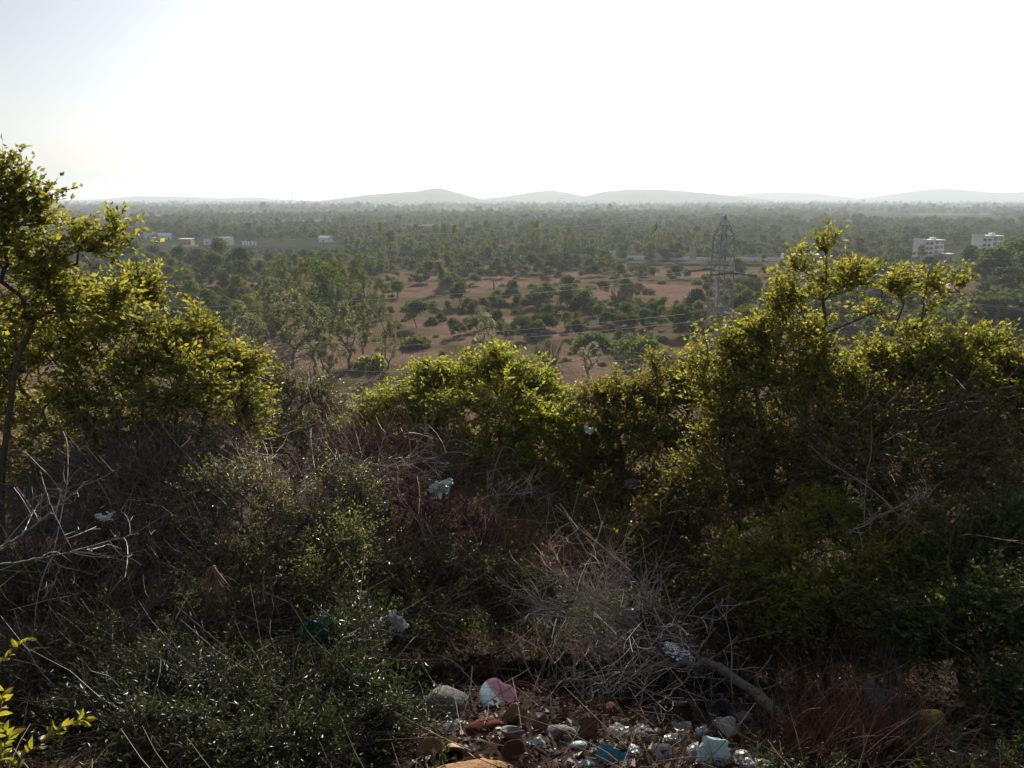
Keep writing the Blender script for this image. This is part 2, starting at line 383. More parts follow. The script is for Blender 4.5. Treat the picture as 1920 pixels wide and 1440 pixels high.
# the air
hb = bmesh.new()
bmesh.ops.create_cube(hb, size=1.0)
hz_me = bpy.data.meshes.new('haze'); 
for v in hb.verts:
    v.co.x *= 29000; v.co.y = v.co.y*13600 + 6600; v.co.z = -6.0 + (v.co.z+0.5)*178
hb.to_mesh(hz_me); hb.free()
hm = bpy.data.materials.new('haze_air'); hm.use_nodes = True
hn = hm.node_tree.nodes; hn.clear()
h_out = hn.new('ShaderNodeOutputMaterial'); h_v = hn.new('ShaderNodeVolumePrincipled')
h_v.inputs['Color'].default_value = (0.82, 0.91, 1.0, 1); h_v.inputs['Density'].default_value = 1.2e-4; h_v.inputs['Anisotropy'].default_value = 0.2
hm.node_tree.links.new(h_v.outputs['Volume'], h_out.inputs['Volume'])
haze = stuff(link('haze', hz_me, hm)); haze['label'] = 'pale bright evening haze over the whole plain'; haze['category'] = 'haze'
#--PART2--
# ------------------------------------------------------------------ plant generators
def in_ellipsoid(rng, n, c, r, shell=0.45):
    d = norm(rng.normal(size=(n, 3))); t = (shell**3 + (1-shell**3)*rng.random(n))**(1/3.)
    t = t*np.where(rng.random(n) < 0.16, 1.0+0.55*rng.random(n), 0.88)     # some shoots reach well out of the crown
    return np.asarray(c) + d*t[:, None]*np.asarray(r)

def skeleton(rng, base, tips, step=0.3, wander=0.05, alpha=0.35, lift=0.08):
    """grow a branch tree from base to every tip; returns positions, parents, tip counts"""
    base = np.asarray(base, float)
    order = np.argsort(np.linalg.norm(tips-base, axis=1)); tips = tips[order]
    cap = 14000
    pos = np.zeros((cap, 3)); par = np.full(cap, -1, int); pl = np.zeros(cap)
    pos[0] = base; n = 1; tip_ids = []
    for t in tips:
        d = np.linalg.norm(pos[:n]-t, axis=1)
        j = int(np.argmin(d + alpha*pl[:n])); L = d[j]
        k = max(1, int(L/step)); a = pos[j].copy(); prev = j
        if n+k >= cap: break
        off = rng.normal(size=3)*wander*L
        for i in range(1, k+1):
            u = i/k
            p = a + (t-a)*u + (off + np.array([0, 0, lift*L]))*math.sin(u*PI)
            if i < k: p = p + rng.normal(size=3)*wander*step
            pos[n] = p; par[n] = prev; pl[n] = pl[prev] + L/k; prev = n; n += 1
        tip_ids.append(prev)
    pos = pos[:n]; par = par[:n]
    cnt = np.zeros(n)
    for i in tip_ids: cnt[i] += 1
    for i in range(n-1, 0, -1): cnt[par[i]] += cnt[i]
    return pos, par, np.maximum(cnt, 1), np.array(tip_ids)

def branch_mesh(pos, par, cnt, rt, power=0.42, sides=5):
    i = np.arange(1, len(pos)); p = par[i]
    P = np.stack([pos[p], pos[i]], 1)
    P[:, 1] += (P[:, 1]-P[:, 0])*0.06
    R = np.stack([rt*np.minimum(cnt[p], cnt[i]*2.5)**power, rt*cnt[i]**power], 1)
    return tubes(P, R, sides)

def sprays(rng, pos, par, cnt, center, n, length, up=0.3, out=0.5, spread=0.7, maxcnt=2):
    """start points and directions of the leafy twiglets"""
    ids = np.where(cnt <= maxcnt)[0]; ids = ids[ids > 0]
    k = rng.choice(ids, n); u = rng.random((n, 1))
    S = pos[par[k]]*(1-u) + pos[k]*u
    along = norm(pos[k]-pos[par[k]])
    o = norm(S-center)
    D = norm(along*0.5 + o*out + np.array([0, 0, up]) + rng.normal(size=(n, 3))*spread)
    L = length*(0.6+0.8*rng.random(n))
    return S, D, L

def foliage(rng, S, D, L, k, ll, lw, droop=0.15, flat=0.5, big=False, fold=0.25):
    """k leaves along each twiglet"""
    n = len(S)
    t = (np.arange(k)+0.7)/k; t = np.clip(t[None, :] + rng.normal(size=(n, k))*0.04, 0.05, 1.0)
    P = S[:, None, :] + D[:, None, :]*(L[:, None]*t)[..., None] - np.array([0, 0, 1.0])*(droop*L[:, None]*t*t)[..., None]
    up = np.array([0, 0, 1.0])
    side = norm(np.cross(D, up) + rng.normal(size=D.shape)*0.25)
    sgn = np.where(np.arange(k) % 2 == 0, 1.0, -1.0)[None, :, None]
    LD = norm(D[:, None, :]*0.75 + side[:, None, :]*sgn*0.9 + rng.normal(size=(n, k, 3))*0.35 - up*droop)
    N = norm(up*flat + rng.normal(size=(n, k, 3))*(1.0-flat*0.7))
    sz = (0.65+0.7*rng.random(n*k))
    return leaf_geo(P.reshape(-1, 3), LD.reshape(-1, 3), N.reshape(-1, 3), ll*sz, lw*sz, fold, big=big)

def twig_lines(S, D, L, r, droop=0.15):
    t = np.array([0, 1.0])
    P = S[:, None, :] + D[:, None, :]*(L[:, None]*t)[..., None] - np.array([0, 0, 1.0])*(droop*L[:, None]*t*t)[..., None]
    return tubes(P, np.broadcast_to(np.array([r, r*0.5]), (len(S), 2)), 3)

def shrub(name, label, cat, base, lobes, mat, seed, tips=160, twigs=1500, k=9, ll=0.05, lw=0.024, tl=0.22, rt=0.0035,
          bark='bark', droop=0.15, flat=0.5, up=0.3, out=0.5, spread=0.7, dead=0, dead_mat='dead', dead_len=0.5, big=False,
          group=None, parts=('stem', 'foliage'), maxcnt=2, shell=0.35, wander=0.05, step=0.3, dead_r=0.0022):
    """a leafy woody plant; lobes = [(centre, radii, weight)]"""
    rng = np.random.default_rng(seed); tips = int(tips*1.7); tl = tl*1.35; maxcnt = 3
    w = np.array([b[2] for b in lobes], float); w /= w.sum()
    T = np.concatenate([in_ellipsoid(rng, max(2, int(round(tips*wi))), b[0], b[1], shell) for b, wi in zip(lobes, w)])
    gz = ground_z(T[:, 0], T[:, 1]) + 0.12
    T[:, 2] = np.maximum(T[:, 2], gz)
    base = np.array([base[0], base[1], float(ground_z(base[0], base[1]))-0.05])
    pos, par, cnt, tip = skeleton(rng, base, T, step=step, wander=wander)
    pos[1:, 2] = np.maximum(pos[1:, 2], ground_z(pos[1:, 0], pos[1:, 1])+0.02)
    cen = T.mean(0)
    root = thing(name, label, cat, base, group)
    g = Geo(); g.add(*branch_mesh(pos, par, cnt, rt))
    if twigs:
        S, D, L = sprays(rng, pos, par, cnt, cen, twigs, tl, up, out, spread, maxcnt)
        g.add(*twig_lines(S, D, L, 0.0016, droop))
    link(parts[0], g.mesh(parts[0], origin=base), M[bark], root)
    if twigs:
        V, F = foliage(rng, S, D, L, k, ll, lw, droop, flat, big)
        stuff(link(parts[1], new_mesh(parts[1], V-base, None, F), M[mat], root))
    if dead:
        S, D, L = sprays(rng, pos, par, cnt, cen, dead, dead_len, 0.1, 0.4, 0.9, 4)
        P, R = curve_tubes(rng, S, D, L*(0.4+rng.random(dead)), dead_r*(0.6+rng.random(dead)), np.full(dead, dead_r*0.4), 6, 0.38, 0.12)
        P[:, 1:] += np.cumsum(rng.normal(size=P[:, 1:].shape)*0.035*L[:, None, None], axis=1)
        V, F = tubes(P, R, 3)
        stuff(link('dead_twigs', new_mesh('dead_twigs', V-base, F), M[dead_mat], root))
    return root

def lobe(px, py, d, rx, ry, w=1.0, rd=None):
    """ellipsoid seen round pixel (px,py), rx and ry in pixels, at distance d"""
    c = at(px, py, d); s = d/F_PX/math.cos(PITCH)*1.0
    return (c, (rx*s, (rd if rd else rx*s*0.48), ry*s), w)

# ------------------------------------------------------------------ far trees and bushes: prototypes
def crown_faces(rng, lobes, n, size, shell=0.75, updown=0.25):
    w = np.array([np.prod(b[1])**0.66 for b in lobes]); w /= w.sum()
    Ps, Ns = [], []
    for (c, r), wi in zip(lobes, w):
        m = max(4, int(n*wi)); c = np.asarray(c); r = np.asarray(r)
        d = norm(rng.normal(size=(m, 3)) + np.array([0, 0, updown])); t = (shell**3 + (1-shell**3)*rng.random(m))**(1/3.)
        Ps.append(c + d*t[:, None]*r*(1+0.2*rng.normal(size=(m, 1)))); Ns.append(norm(d/r + rng.normal(size=(m, 3))*0.55/np.mean(r)))
    P = np.concatenate(Ps); N = np.concatenate(Ns); m = len(P)
    D = norm(np.cross(N, rng.normal(size=(m, 3))))
    s = size*(0.6+0.8*rng.random(m))
    return leaf_geo(P-D*s[:, None]*0.5, D, N, s, s*0.75, 0.12, 0.5)

def proto_bush(seed, w=5.0, h=3.2, n=900, size=0.5):
    rng = np.random.default_rng(seed)
    lobes = []
    for i in range(15):
        a = rng.random()*2*PI; q = math.sqrt(rng.random())*w*0.46; r = w*(0.07+0.14*rng.random())
        top = h*(1.0-0.5*(q/(w*0.4))**2)*(0.7+0.3*rng.random())
        lobes.append(((math.cos(a)*q, math.sin(a)*q, max(top-r*0.8, r*0.45)), (r, r, r*0.85)))
    lobes.append(((0, 0, h*0.25), (w*0.42, w*0.42, h*0.32)))
    V, F = crown_faces(rng, lobes, n, size)
    V[:, 2] = np.maximum(V[:, 2], 0.02)
    t = Geo()
    for i in range(5):
        a = rng.random()*2*PI; q = w*0.25
        t.add(*tubes([[(0.1*math.cos(a), 0.1*math.sin(a), -0.1), (math.cos(a)*q*0.5, math.sin(a)*q*0.5, h*0.35), (math.cos(a)*q, math.sin(a)*q, h*0.7)]], [[0.09, 0.06, 0.03]], 5))
    return t.mesh('stem'), new_mesh('foliage', V, None, F)

def proto_tree(seed, w=7.0, h=8.0, n=1300, size=0.55, bare=0.25, nl=14, flatten=0.75):
    rng = np.random.default_rng(seed)
    lobes = []; tips = []
    for i in range(nl):
        a = rng.random()*2*PI; u = rng.random(); q = math.sqrt(rng.random())*w*0.38*(1-0.3*u)
        z = h*(bare + (1-bare)*(0.15+0.75*u)); r = w*(0.13+0.10*rng.random())
        c = (math.cos(a)*q, math.sin(a)*q, min(z, h-r*flatten)); lobes.append((c, (r, r, r*flatten))); tips.append(c)
    V, F = crown_faces(rng, lobes, n, size)
    pos, par, cnt, _ = skeleton(rng, (0, 0, -0.2), np.array(tips), 1.2, 0.06, 0.5, 0.05)
    g = Geo(); g.add(*branch_mesh(pos, par, cnt, h*0.006, 0.5, 5))
    return g.mesh('trunk'), new_mesh('crown', V, None, F)

def proto_gum(seed, w=6.5, h=17.0, n=1700, size=0.42):
    rng = np.random.default_rng(seed)
    lobes = []; tips = []
    for i in range(26):
        u = (i+rng.random())/26; a = rng.random()*2*PI
        q = w*0.5*(0.35+0.65*math.sin(PI*min(1, 0.15+u*0.85)))*math.sqrt(rng.random()); z = h*(0.28+0.70*u)
        r = w*(0.10+0.07*rng.random()); c = (math.cos(a)*q, math.sin(a)*q, z-r); lobes.append((c, (r, r, r*1.3))); tips.append(c)
    V, F = crown_faces(rng, lobes, n, size, 0.35)
    pos, par, cnt, _ = skeleton(rng, (0, 0, -0.2), np.array(tips), 1.2, 0.05, 0.7, 0.10)
    g = Geo(); g.add(*branch_mesh(pos, par, cnt, h*0.0032, 0.5, 5))
    return g.mesh('trunk'), new_mesh('crown', V, None, F)

def proto_bare(seed, w=7, h=6, n=1600):
    """leafless, finely twigged round shrub"""
    rng = np.random.default_rng(seed)
    tips = in_ellipsoid(rng, 60, (0, 0, h*0.55), (w*0.5, w*0.5, h*0.5), 0.7); tips[:, 2] = np.maximum(tips[:, 2], 0.4)
    pos, par, cnt, _ = skeleton(rng, (0, 0, -0.1), tips, 0.9, 0.04, 0.9, 0.0)
    S, D, L = sprays(rng, pos, par, cnt, np.array([0, 0, h*0.1]), n, h*0.16, 0.2, 1.2, 0.4, 3)
    P, R = curve_tubes(rng, S, D, L, np.full(n, 0.03), np.full(n, 0.012), 3, 0.15)
    g = Geo(); g.add(*branch_mesh(pos, par, cnt, 0.03, 0.45, 4))
    V, F = tubes(P, R, 3)
    return g.mesh('trunk'), new_mesh('twigs', V, F)

def proto_palm(seed, h=4.5):
    rng = np.random.default_rng(seed)
    g = Geo(); g.add(*tubes([[(0, 0, -0.2), (0.1, 0, h*0.5), (0.0, 0.1, h)]], [[0.22, 0.17, 0.16]], 7))
    c = Geo()
    for i in range(22):
        a = i*2.4; e = -0.3+1.4*(i/22.); dirv = np.array([math.cos(a)*math.cos(e), math.sin(a)*math.cos(e), math.sin(e)])
        m = 26; t = (np.arange(m)+3)/(m+3)*1.5
        B = np.array([0, 0, h]) + dirv*t[:, None] - np.array([0, 0, 0.22])*(t**2)[:, None]
        sd_ = norm(np.cross(dirv, [0, 0, 1.0])+1e-6)
        LD = dirv*0.6 + sd_*np.where(np.arange(m) % 2 == 0, 1, -1)[:, None] + rng.normal(size=(m, 3))*0.1
        V, F = leaf_geo(B, LD, np.tile([0, 0, 1.0], (m, 1)), np.full(m, 0.55), np.full(m, 0.09), 0.1)
        c.add(V, None, F)
    return g.mesh('trunk'), c.mesh('fronds')

PROTO = {
    'bush': [proto_bush(100+i, 5.0+0.6*(i % 3), 2.9+0.5*(i % 2), 1000, 0.5) for i in range(5)],
    'low': [proto_bush(120+i, 4.0, 1.7, 600, 0.42) for i in range(3)],
    'tree': [proto_tree(140+i, 7.5+0.8*(i % 2), 7.5+0.9*(i % 3), 1500, 0.6) for i in range(5)],
    'gum': [proto_gum(160+i, 6.0+0.9*(i % 2), 16+1.5*(i % 3), 1900, 0.42) for i in range(4)],
    'row': [proto_tree(180+i, 5.5, 9.5, 1100, 0.5, 0.3, 16, 1.0) for i in range(4)],
    'bare': [proto_bare(200)], 'palm': [proto_palm(210), proto_palm(211, 3.2)],
}
_cp = {}
def proto_with(kind, i, mat):
    key = (kind, i, mat)
    if key not in _cp:
        t, c = PROTO[kind][i]
        t2 = t.copy(); t2.materials.append(M['far_bark']); c2 = c.copy(); c2.materials.append(M[mat]); _cp[key] = (t2, c2)
    return _cp[key]

def plant(kind, i, mat, name, label, cat, x, y, s=1.0, sz=None, rot=0.0, group=None, crown='crown', trunk='trunk'):
    t, c = proto_with(kind, i % len(PROTO[kind]), mat)
    z = float(ground_z(x, y)) - 0.03
    e = thing(name, label, cat, (x, y, z), group)
    e.rotation_euler = (0, 0, rot); e.scale = (s, s, sz if sz else s)
    link(trunk, t, None, e); stuff(link(crown, c, None, e))
    return e

class Scatter:
    """random spots inside a pixel box that lies on the plain, kept apart"""
    def __init__(s): s.pts = []
    def spots(s, rng, box, n, gap_m, tries=60):
        x0, y0, x1, y1 = box; out = []
        for _ in range(n*tries):
            if len(out) >= n: break
            px = x0+(x1-x0)*rng.random(); py = y0+(y1-y0)*rng.random()
            p = on_plain(px, py)
            if all((p[0]-q[0])**2+(p[1]-q[1])**2 > (gap_m*0.5+q[2]*0.5)**2 for q in s.pts):
                s.pts.append((p[0], p[1], gap_m)); out.append(p)
        return out
SCAT = Scatter()
ORD = 'first second third fourth fifth sixth seventh eighth ninth tenth eleventh twelfth'.split()
HUE = {'far_green': 'green', 'far_dark': 'dark green', 'far_olive': 'olive', 'far_grey': 'grey green', 'far_dry': 'dry brown', 'far_silver': 'silver'}
ROWS = ['front', 'second', 'third', 'fourth', 'fifth', 'sixth', 'seventh', 'eighth']
def zone(seed, box, n, gap, kinds, mats, name, noun, place, cat, group, smin=0.8, smax=1.25, crown='foliage', trunk='stem', zs=(0.85, 1.15)):
    """plants scattered over one place, named row by row from the camera and from the left"""
    rng = np.random.default_rng(seed); L = []
    for p in SCAT.spots(rng, box, n, gap):
        kd = kinds[int(rng.integers(len(kinds)))]; mt = mats[int(rng.integers(len(mats)))]
        L.append((p, kd, mt, smin+(smax-smin)*rng.random(), int(rng.integers(9)), rng.random()))
    L.sort(key=lambda q: q[0][1])
    nr = max(1, math.ceil(len(L)/12)); per = math.ceil(len(L)/nr) if L else 1
    for r in range(nr):
        row = sorted(L[r*per:(r+1)*per], key=lambda q: q[0][0]/q[0][1])
        for j, (p, kd, mt, s, i, u) in enumerate(row):
            rn = 'back' if (r == nr-1 and nr > 1) else ROWS[r]
            lab = f"{HUE[mt]} {noun}, {ORD[j]} from left in {rn} row {place}"
            plant(kd, i, mt, name, lab, cat, p[0], p[1], s, s*(zs[0]+(zs[1]-zs[0])*u), u*17, group, crown, trunk)

# single plants that stand out on the plain
def spot(px, py, kind, i, mat, name, label, cat, height_px, group=None, wide=1.0, crown='crown', trunk='trunk', rot=0.5):
    p = on_plain(px, py); d = p[1]
    base_h = max(v.co.z for v in PROTO[kind][i % len(PROTO[kind])][1].vertices)
    s = height_px*d/F_PX/math.cos(PITCH)/base_h
    SCAT.pts.append((p[0], p[1], 3.0*s))
    return plant(kind, i, mat, name, label, cat, p[0], p[1], s*wide, s, rot, group, crown, trunk)

spot(827, 548, 'row', 0, 'far_grey', 'pine_tree', 'dark narrow upright tree standing on the upper bare soil strip', 'tree', 62, wide=0.8)
spot(926, 556, 'palm', 0, 'far_dark', 'palm_tree', 'short dark palm alone at the edge of the upper bare soil', 'palm', 34, crown='fronds')
spot(745, 558, 'palm', 1, 'far_dark', 'palm_tree', 'small round palm at the left end of the upper bare soil', 'palm', 30, crown='fronds')
spot(1168, 584, 'bare', 0, 'far_dry', 'bare_shrub', 'large round leafless brown shrub above the green scrub band', 'shrub', 56, crown='twigs')
spot(915, 682, 'gum', 1, 'far_silver', 'silver_tree', 'slim silvery grey tree just behind the bright green crown', 'tree', 98, wide=1.35)
spot(1030, 690, 'bare', 0, 'far_silver', 'silver_shrub', 'round whitish shrub right of the slim silver tree', 'shrub', 66, crown='twigs')
spot(1105, 712, 'gum', 2, 'far_silver', 'silver_tree', 'loose grey shrubby tree below the lower bare soil', 'tree', 72, wide=2.0)
spot(1185, 712, 'bare', 0, 'far_silver', 'silver_shrub', 'low silvery shrub right of the loose grey tree', 'shrub', 52, crown='twigs', wide=1.2)
spot(727, 690, 'gum', 3, 'far_grey', 'gum_tree', 'thin trunked gum tree alone on the lower bare soil', 'tree', 112, wide=0.9)
spot(780, 650, 'low', 1, 'far_olive', 'scrub_bush', 'tiny yellowish bush alone on the lower bare soil', 'bush', 26, crown='foliage', trunk='stem')
spot(1195, 662, 'bush', 2, 'far_green', 'scrub_bush', 'round green bush at the edge of the right hand bare soil', 'bush', 40, crown='foliage', trunk='stem')
spot(1110, 655, 'bush', 1, 'far_green', 'scrub_bush', 'wide green bush above the loose grey tree', 'bush', 36, crown='foliage', trunk='stem', wide=1.2)
spot(690, 690, 'bush', 0, 'leaf_fresh', 'scrub_bush', 'bright yellow green bush at the foot of the gum trees', 'bush', 30, crown='foliage', trunk='stem')
spot(1815, 520, 'tree', 1, 'far_dark', 'shade_tree', 'dark rounded tree in front of the second white block', 'tree', 60)
spot(1735, 522, 'tree', 2, 'far_dark', 'shade_tree', 'dark tree with pale top between the two white blocks', 'tree', 42)
for i, (a, b, h_, w_) in enumerate([(1850, 545, 84, 1.3), (1905, 540, 88, 1.3), (1935, 560, 86, 1.2), (1880, 566, 66, 1.2), (1780, 548, 50, 1.3)]):
    spot(a, b, 'tree', i, 'far_dark', 'shade_tree', ('wide front', 'rightmost tall', 'cut off outer', 'shorter front', 'low leftmost')[i] + ' dark leafy tree of the grove at the right edge', 'tree', h_, 'grove at the right edge', w_, rot=i*1.3)
for i, (a, b, h_) in enumerate([(1845, 612, 62), (1895, 615, 66), (1925, 600, 60)]):
    spot(a, b, 'bush', i, 'far_dark', 'dark_bush', ('left', 'middle', 'right')[i] + ' massive dark bush below the grove at the right edge', 'bush', h_, 'massive bushes at the right edge', 1.2, 'foliage', 'stem', rot=i*1.7)
spot(1855, 630, 'low', 0, 'far_dry', 'scrub_bush', 'low grey round bush before the massive dark bushes', 'bush', 24, crown='foliage', trunk='stem')

# tall loose gum trees in the left middle
GUMS = [(462, 700, 138, 1.2), (505, 640, 120, 1.3), (548, 690, 150, 1.35), (590, 700, 140, 1.3), (610, 640, 158, 1.2), (640, 610, 128, 1.1), (655, 690, 130, 1.2), (682, 672, 112, 1.1),
        (575, 612, 128, 1.2), (530, 580, 96, 1.2), (680, 590, 116, 1.1), (480, 660, 110, 1.2), (620, 715, 96, 1.3), (712, 600, 80, 1.0)]
ORD_G = 'first second third fourth fifth sixth seventh eighth ninth tenth eleventh twelfth thirteenth fourteenth'.split()
for i, (a, b, h_, w_) in enumerate(sorted(GUMS)):
    spot(a, b, 'gum', i, ('far_grey', 'far_olive', 'far_grey', 'far_green')[i % 4], 'gum_tree', 'tall loose gum tree, ' + ORD_G[i] + ' from left in the stand left of the bare soil', 'tree', h_, 'stand of gum trees in the left middle', w_, rot=i*0.9)

# bushes by place
zone(1, (695, 574, 1300, 616), 50, 6.5, ['bush', 'bush', 'tree'], ['far_green', 'far_green', 'far_dark'], 'scrub_bush', 'bush', 'between bare soil strips', 'bush', 'bushes between the bare soil strips', 0.5, 1.25)
zone(2, (1120, 630, 1330, 700), 8, 7, ['bush'], ['far_green', 'far_dark'], 'scrub_bush', 'bush', 'beside the pylon', 'bush', 'bushes beside the pylon', 0.6, 1.0)
zone(3, (930, 503, 1320, 552), 24, 12, ['bush', 'low', 'low'], ['far_olive', 'far_green', 'far_dry'], 'scrub_bush', 'low bush', 'on the upper bare soil', 'bush', 'bushes on the upper bare soil', 0.8, 1.4)
zone(4, (640, 493, 1420, 506), 36, 10, ['bush', 'low', 'low'], ['far_dark', 'far_green'], 'scrub_bush', 'bush', 'at the foot of the long wall', 'bush', 'bushes at the foot of the wall', 0.8, 1.3)
zone(5, (1600, 620, 1930, 700), 30, 6.5, ['bush', 'low', 'low'], ['far_olive', 'far_dry', 'far_green'], 'scrub_bush', 'low bush', 'on the flat at far right', 'bush', 'olive bushes at the right', 1.0, 1.8)
zone(6, (1395, 528, 1720, 620), 34, 9, ['bush', 'tree', 'bush'], ['far_dark', 'far_green', 'far_olive'], 'scrub_bush', 'bush', 'behind the tall leafy sprigs', 'bush', 'bushes behind the right hand sprigs', 1.0, 1.6)
zone(7, (190, 492, 460, 560), 36, 10, ['tree', 'bush', 'bush'], ['far_dark', 'far_green', 'far_dark'], 'scrub_bush', 'bush', 'right of left tree', 'bush', 'bushes behind the left tree', 1.2, 2.0)
zone(8, (330, 560, 470, 640), 9, 8, ['bush', 'tree', 'low'], ['far_dark', 'far_green', 'far_olive'], 'scrub_bush', 'bush', 'left of the gum tree stand', 'bush', 'bushes low at the left', 1.0, 1.5)
zone(9, (700, 628, 1300, 690), 16, 8, ['low'], ['far_olive', 'far_dry', 'far_green'], 'scrub_bush', 'small bush', 'on the lower bare soil', 'bush', 'small bushes on the lower bare soil', 0.4, 0.9)
zone(10, (640, 474, 1340, 490), 48, 9, ['row', 'row', 'gum'], ['far_grey', 'far_olive', 'far_grey'], 'row_tree', 'tree', 'along the long wall', 'tree', 'trees along the long wall', 1.0, 1.5, 'crown', 'trunk')
zone(11, (1340, 484, 1920, 500), 22, 10, ['row', 'tree', 'bush'], ['far_grey', 'far_dry', 'far_olive'], 'row_tree', 'thin tree', 'near the white blocks', 'tree', 'trees near the white blocks', 0.6, 1.1, 'crown', 'trunk')
zone(12, (200, 434, 1120, 447), 56, 13, ['tree'], ['far_green', 'far_dark'], 'shade_tree', 'rounded tree', 'behind the houses and wall', 'tree', 'tree belt behind the houses', 1.1, 1.7, 'crown', 'trunk')
zone(13, (200, 469, 640, 484), 26, 9, ['low', 'bush'], ['far_olive', 'far_dry', 'far_green'], 'scrub_bush', 'bush', 'before the grey compound wall', 'bush', 'bushes before the grey wall', 0.8, 1.5)

# everything farther out: one mass of scrub woodland
def woodland():
    rng = np.random.default_rng(5)
    pts = []
    for (d0, d1, n, s0, s1) in ((165, 225, 700, 0.2, 0.5), (225, 300, 1500, 0.25, 0.8), (300, 520, 2500, 0.3, 1.0), (520, 1000, 5200, 0.65, 1.1), (1000, 2200, 11000, 0.9, 1.4), (2200, 5000, 13000, 1.3, 2.0), (5000, 9500, 6000, 1.8, 2.8)):
        d = np.sqrt(rng.random(n)*(d1**2-d0**2)+d0**2); x = (rng.random(n)*2-1)*(0.78*d+20)
        keep = vnoise(x*0.008, d*0.008, 9)+0.6*vnoise(x*0.03, d*0.03, 10) > (-0.55 if d0 > 400 else (-0.35 if d0 > 220 else 0.1))
        t = x/d
        if d0 < 400:      # leave the bare soil strips open
            keep &= ~((t > -0.19) & (t < 0.24) & (((d > 172) & (d < 228) & (vnoise(x*.05, d*.05, 12) < .55)) | ((d > 292) & (d < 400) & (vnoise(x*.04, d*.04, 13) < .35))))
        # leave the farm fields and the yards before the buildings open
        for f0, f1 in FIELDS:
            A_ = on_plain(*f0); B_ = on_plain(*f1); t0 = A_[0]/A_[1]; t1 = B_[0]/B_[1]
            keep &= ~((t > t0) & (t < t1) & (d > A_[1]*0.88) & (d < B_[1]*0.98) & (rng.random(n) < 0.93))
        if d0 >= 1000: keep &= vnoise(x*0.0022, d*0.0022, 21)+0.5*vnoise(x*0.006, d*0.004, 22) > -0.45
        keep &= ~((t > -0.48) & (t < -0.21) & (d > 540) & (d < 780))
        keep &= ~((t > 0.13) & (t < 0.40) & (d > 425) & (d < 520))
        keep &= ~((t > 0.50) & (t < 0.63) & (d > 430) & (d < 640))
        sc = (s0+(s1-s0)*rng.random(n))*(0.6+0.6*rng.random(n)+0.5*(rng.random(n) < 0.06))
        pts.append(np.stack([x, d, sc], 1)[keep])
    P = np.concatenate(pts)
    me = bpy.data.meshes.new('woodland'); me.vertices.add(len(P))
    co = np.stack([P[:, 0], P[:, 1], ground_z(P[:, 0], P[:, 1])-0.05], 1).astype(np.float32)
    me.vertices.foreach_set('co', co.ravel())
    for nm, typ, dat in (('sc', 'FLOAT', P[:, 2].astype(np.float32)), ('rz', 'FLOAT', (rng.random(len(P))*2*PI).astype(np.float32)), ('pick', 'INT', rng.integers(0, 8, len(P)).astype(np.int32))):
        a = me.attributes.new(nm, typ, 'POINT'); a.data.foreach_set('value', dat)
    o = stuff(link('woodland', me))
    o['label'] = 'grey green scrub woodland covering the far plain'; o['category'] = 'woodland'
    # the shapes that are repeated are crowns of trees already standing on the plain
    src = []
    want = ['far_green', 'far_dark', 'far_olive', 'far_grey']
    for ob in list(COL.objects):
        if ob.parent is not None and ob.name.split('.')[0] in ('crown', 'foliage') and ob.data.materials and ob.data.materials[0].name.startswith('foliage_far'):
            key = ob.data.name
            if key not in [s.data.name for s in src] and ob.parent.name.split('.')[0] in ('scrub_bush', 'shade_tree'): src.append(ob)
    src = sorted(src, key=lambda q: q.data.name)[:16]
    ng = bpy.data.node_groups.new('woodland_nodes', 'GeometryNodeTree')
    ng.interface.new_socket('Geometry', in_out='INPUT', socket_type='NodeSocketGeometry')
    ng.interface.new_socket('Geometry', in_out='OUTPUT', socket_type='NodeSocketGeometry')
    n = ng.nodes; l = ng.links
    gi = n.new('NodeGroupInput'); go = n.new('NodeGroupOutput')
    g2i = n.new('GeometryNodeGeometryToInstance')
    for s in src:
        oi = n.new('GeometryNodeObjectInfo'); oi.inputs['Object'].default_value = s; oi.transform_space = 'ORIGINAL'
        oi.inputs['As Instance'].default_value = False
        gg = n.new('GeometryNodeGeometryToInstance'); l.new(oi.outputs['Geometry'], gg.inputs[0])
        s_inst = gg
        if 'join' not in locals(): join = n.new('GeometryNodeJoinGeometry')
        l.new(s_inst.outputs[0], join.inputs[0])
    iop = n.new('GeometryNodeInstanceOnPoints'); iop.inputs['Pick Instance'].default_value = True
    def attr(nm, t):
        a = n.new('GeometryNodeInputNamedAttribute'); a.data_type = t; a.inputs['Name'].default_value = nm; return a.outputs['Attribute']
    cx = n.new('ShaderNodeCombineXYZ'); l.new(attr('rz', 'FLOAT'), cx.inputs['Z'])
    l.new(gi.outputs[0], iop.inputs['Points']); l.new(join.outputs[0], iop.inputs['Instance'])
    rnd = n.new('FunctionNodeRandomValue'); rnd.data_type = 'INT'; rnd.inputs['Min'].default_value = 0; rnd.inputs['Max'].default_value = len(src)-1
    for so in rnd.outputs:
        if so.type == 'INT' and so.enabled: l.new(so, iop.inputs['Instance Index'])
    for si in rnd.inputs:
        if si.type == 'INT' and si.name == 'Min': si.default_value = 0
        if si.type == 'INT' and si.name == 'Max': si.default_value = len(src)-1
    l.new(cx.outputs[0], iop.inputs['Rotation'])
    cs = n.new('ShaderNodeCombineXYZ')
    a_s = attr('sc', 'FLOAT')
    for k_ in 'XYZ': l.new(a_s, cs.inputs[k_])
    l.new(cs.outputs[0], iop.inputs['Scale'])
    l.new(iop.outputs[0], go.inputs[0])
    md = o.modifiers.new('woodland', 'NODES'); md.node_group = ng
woodland()
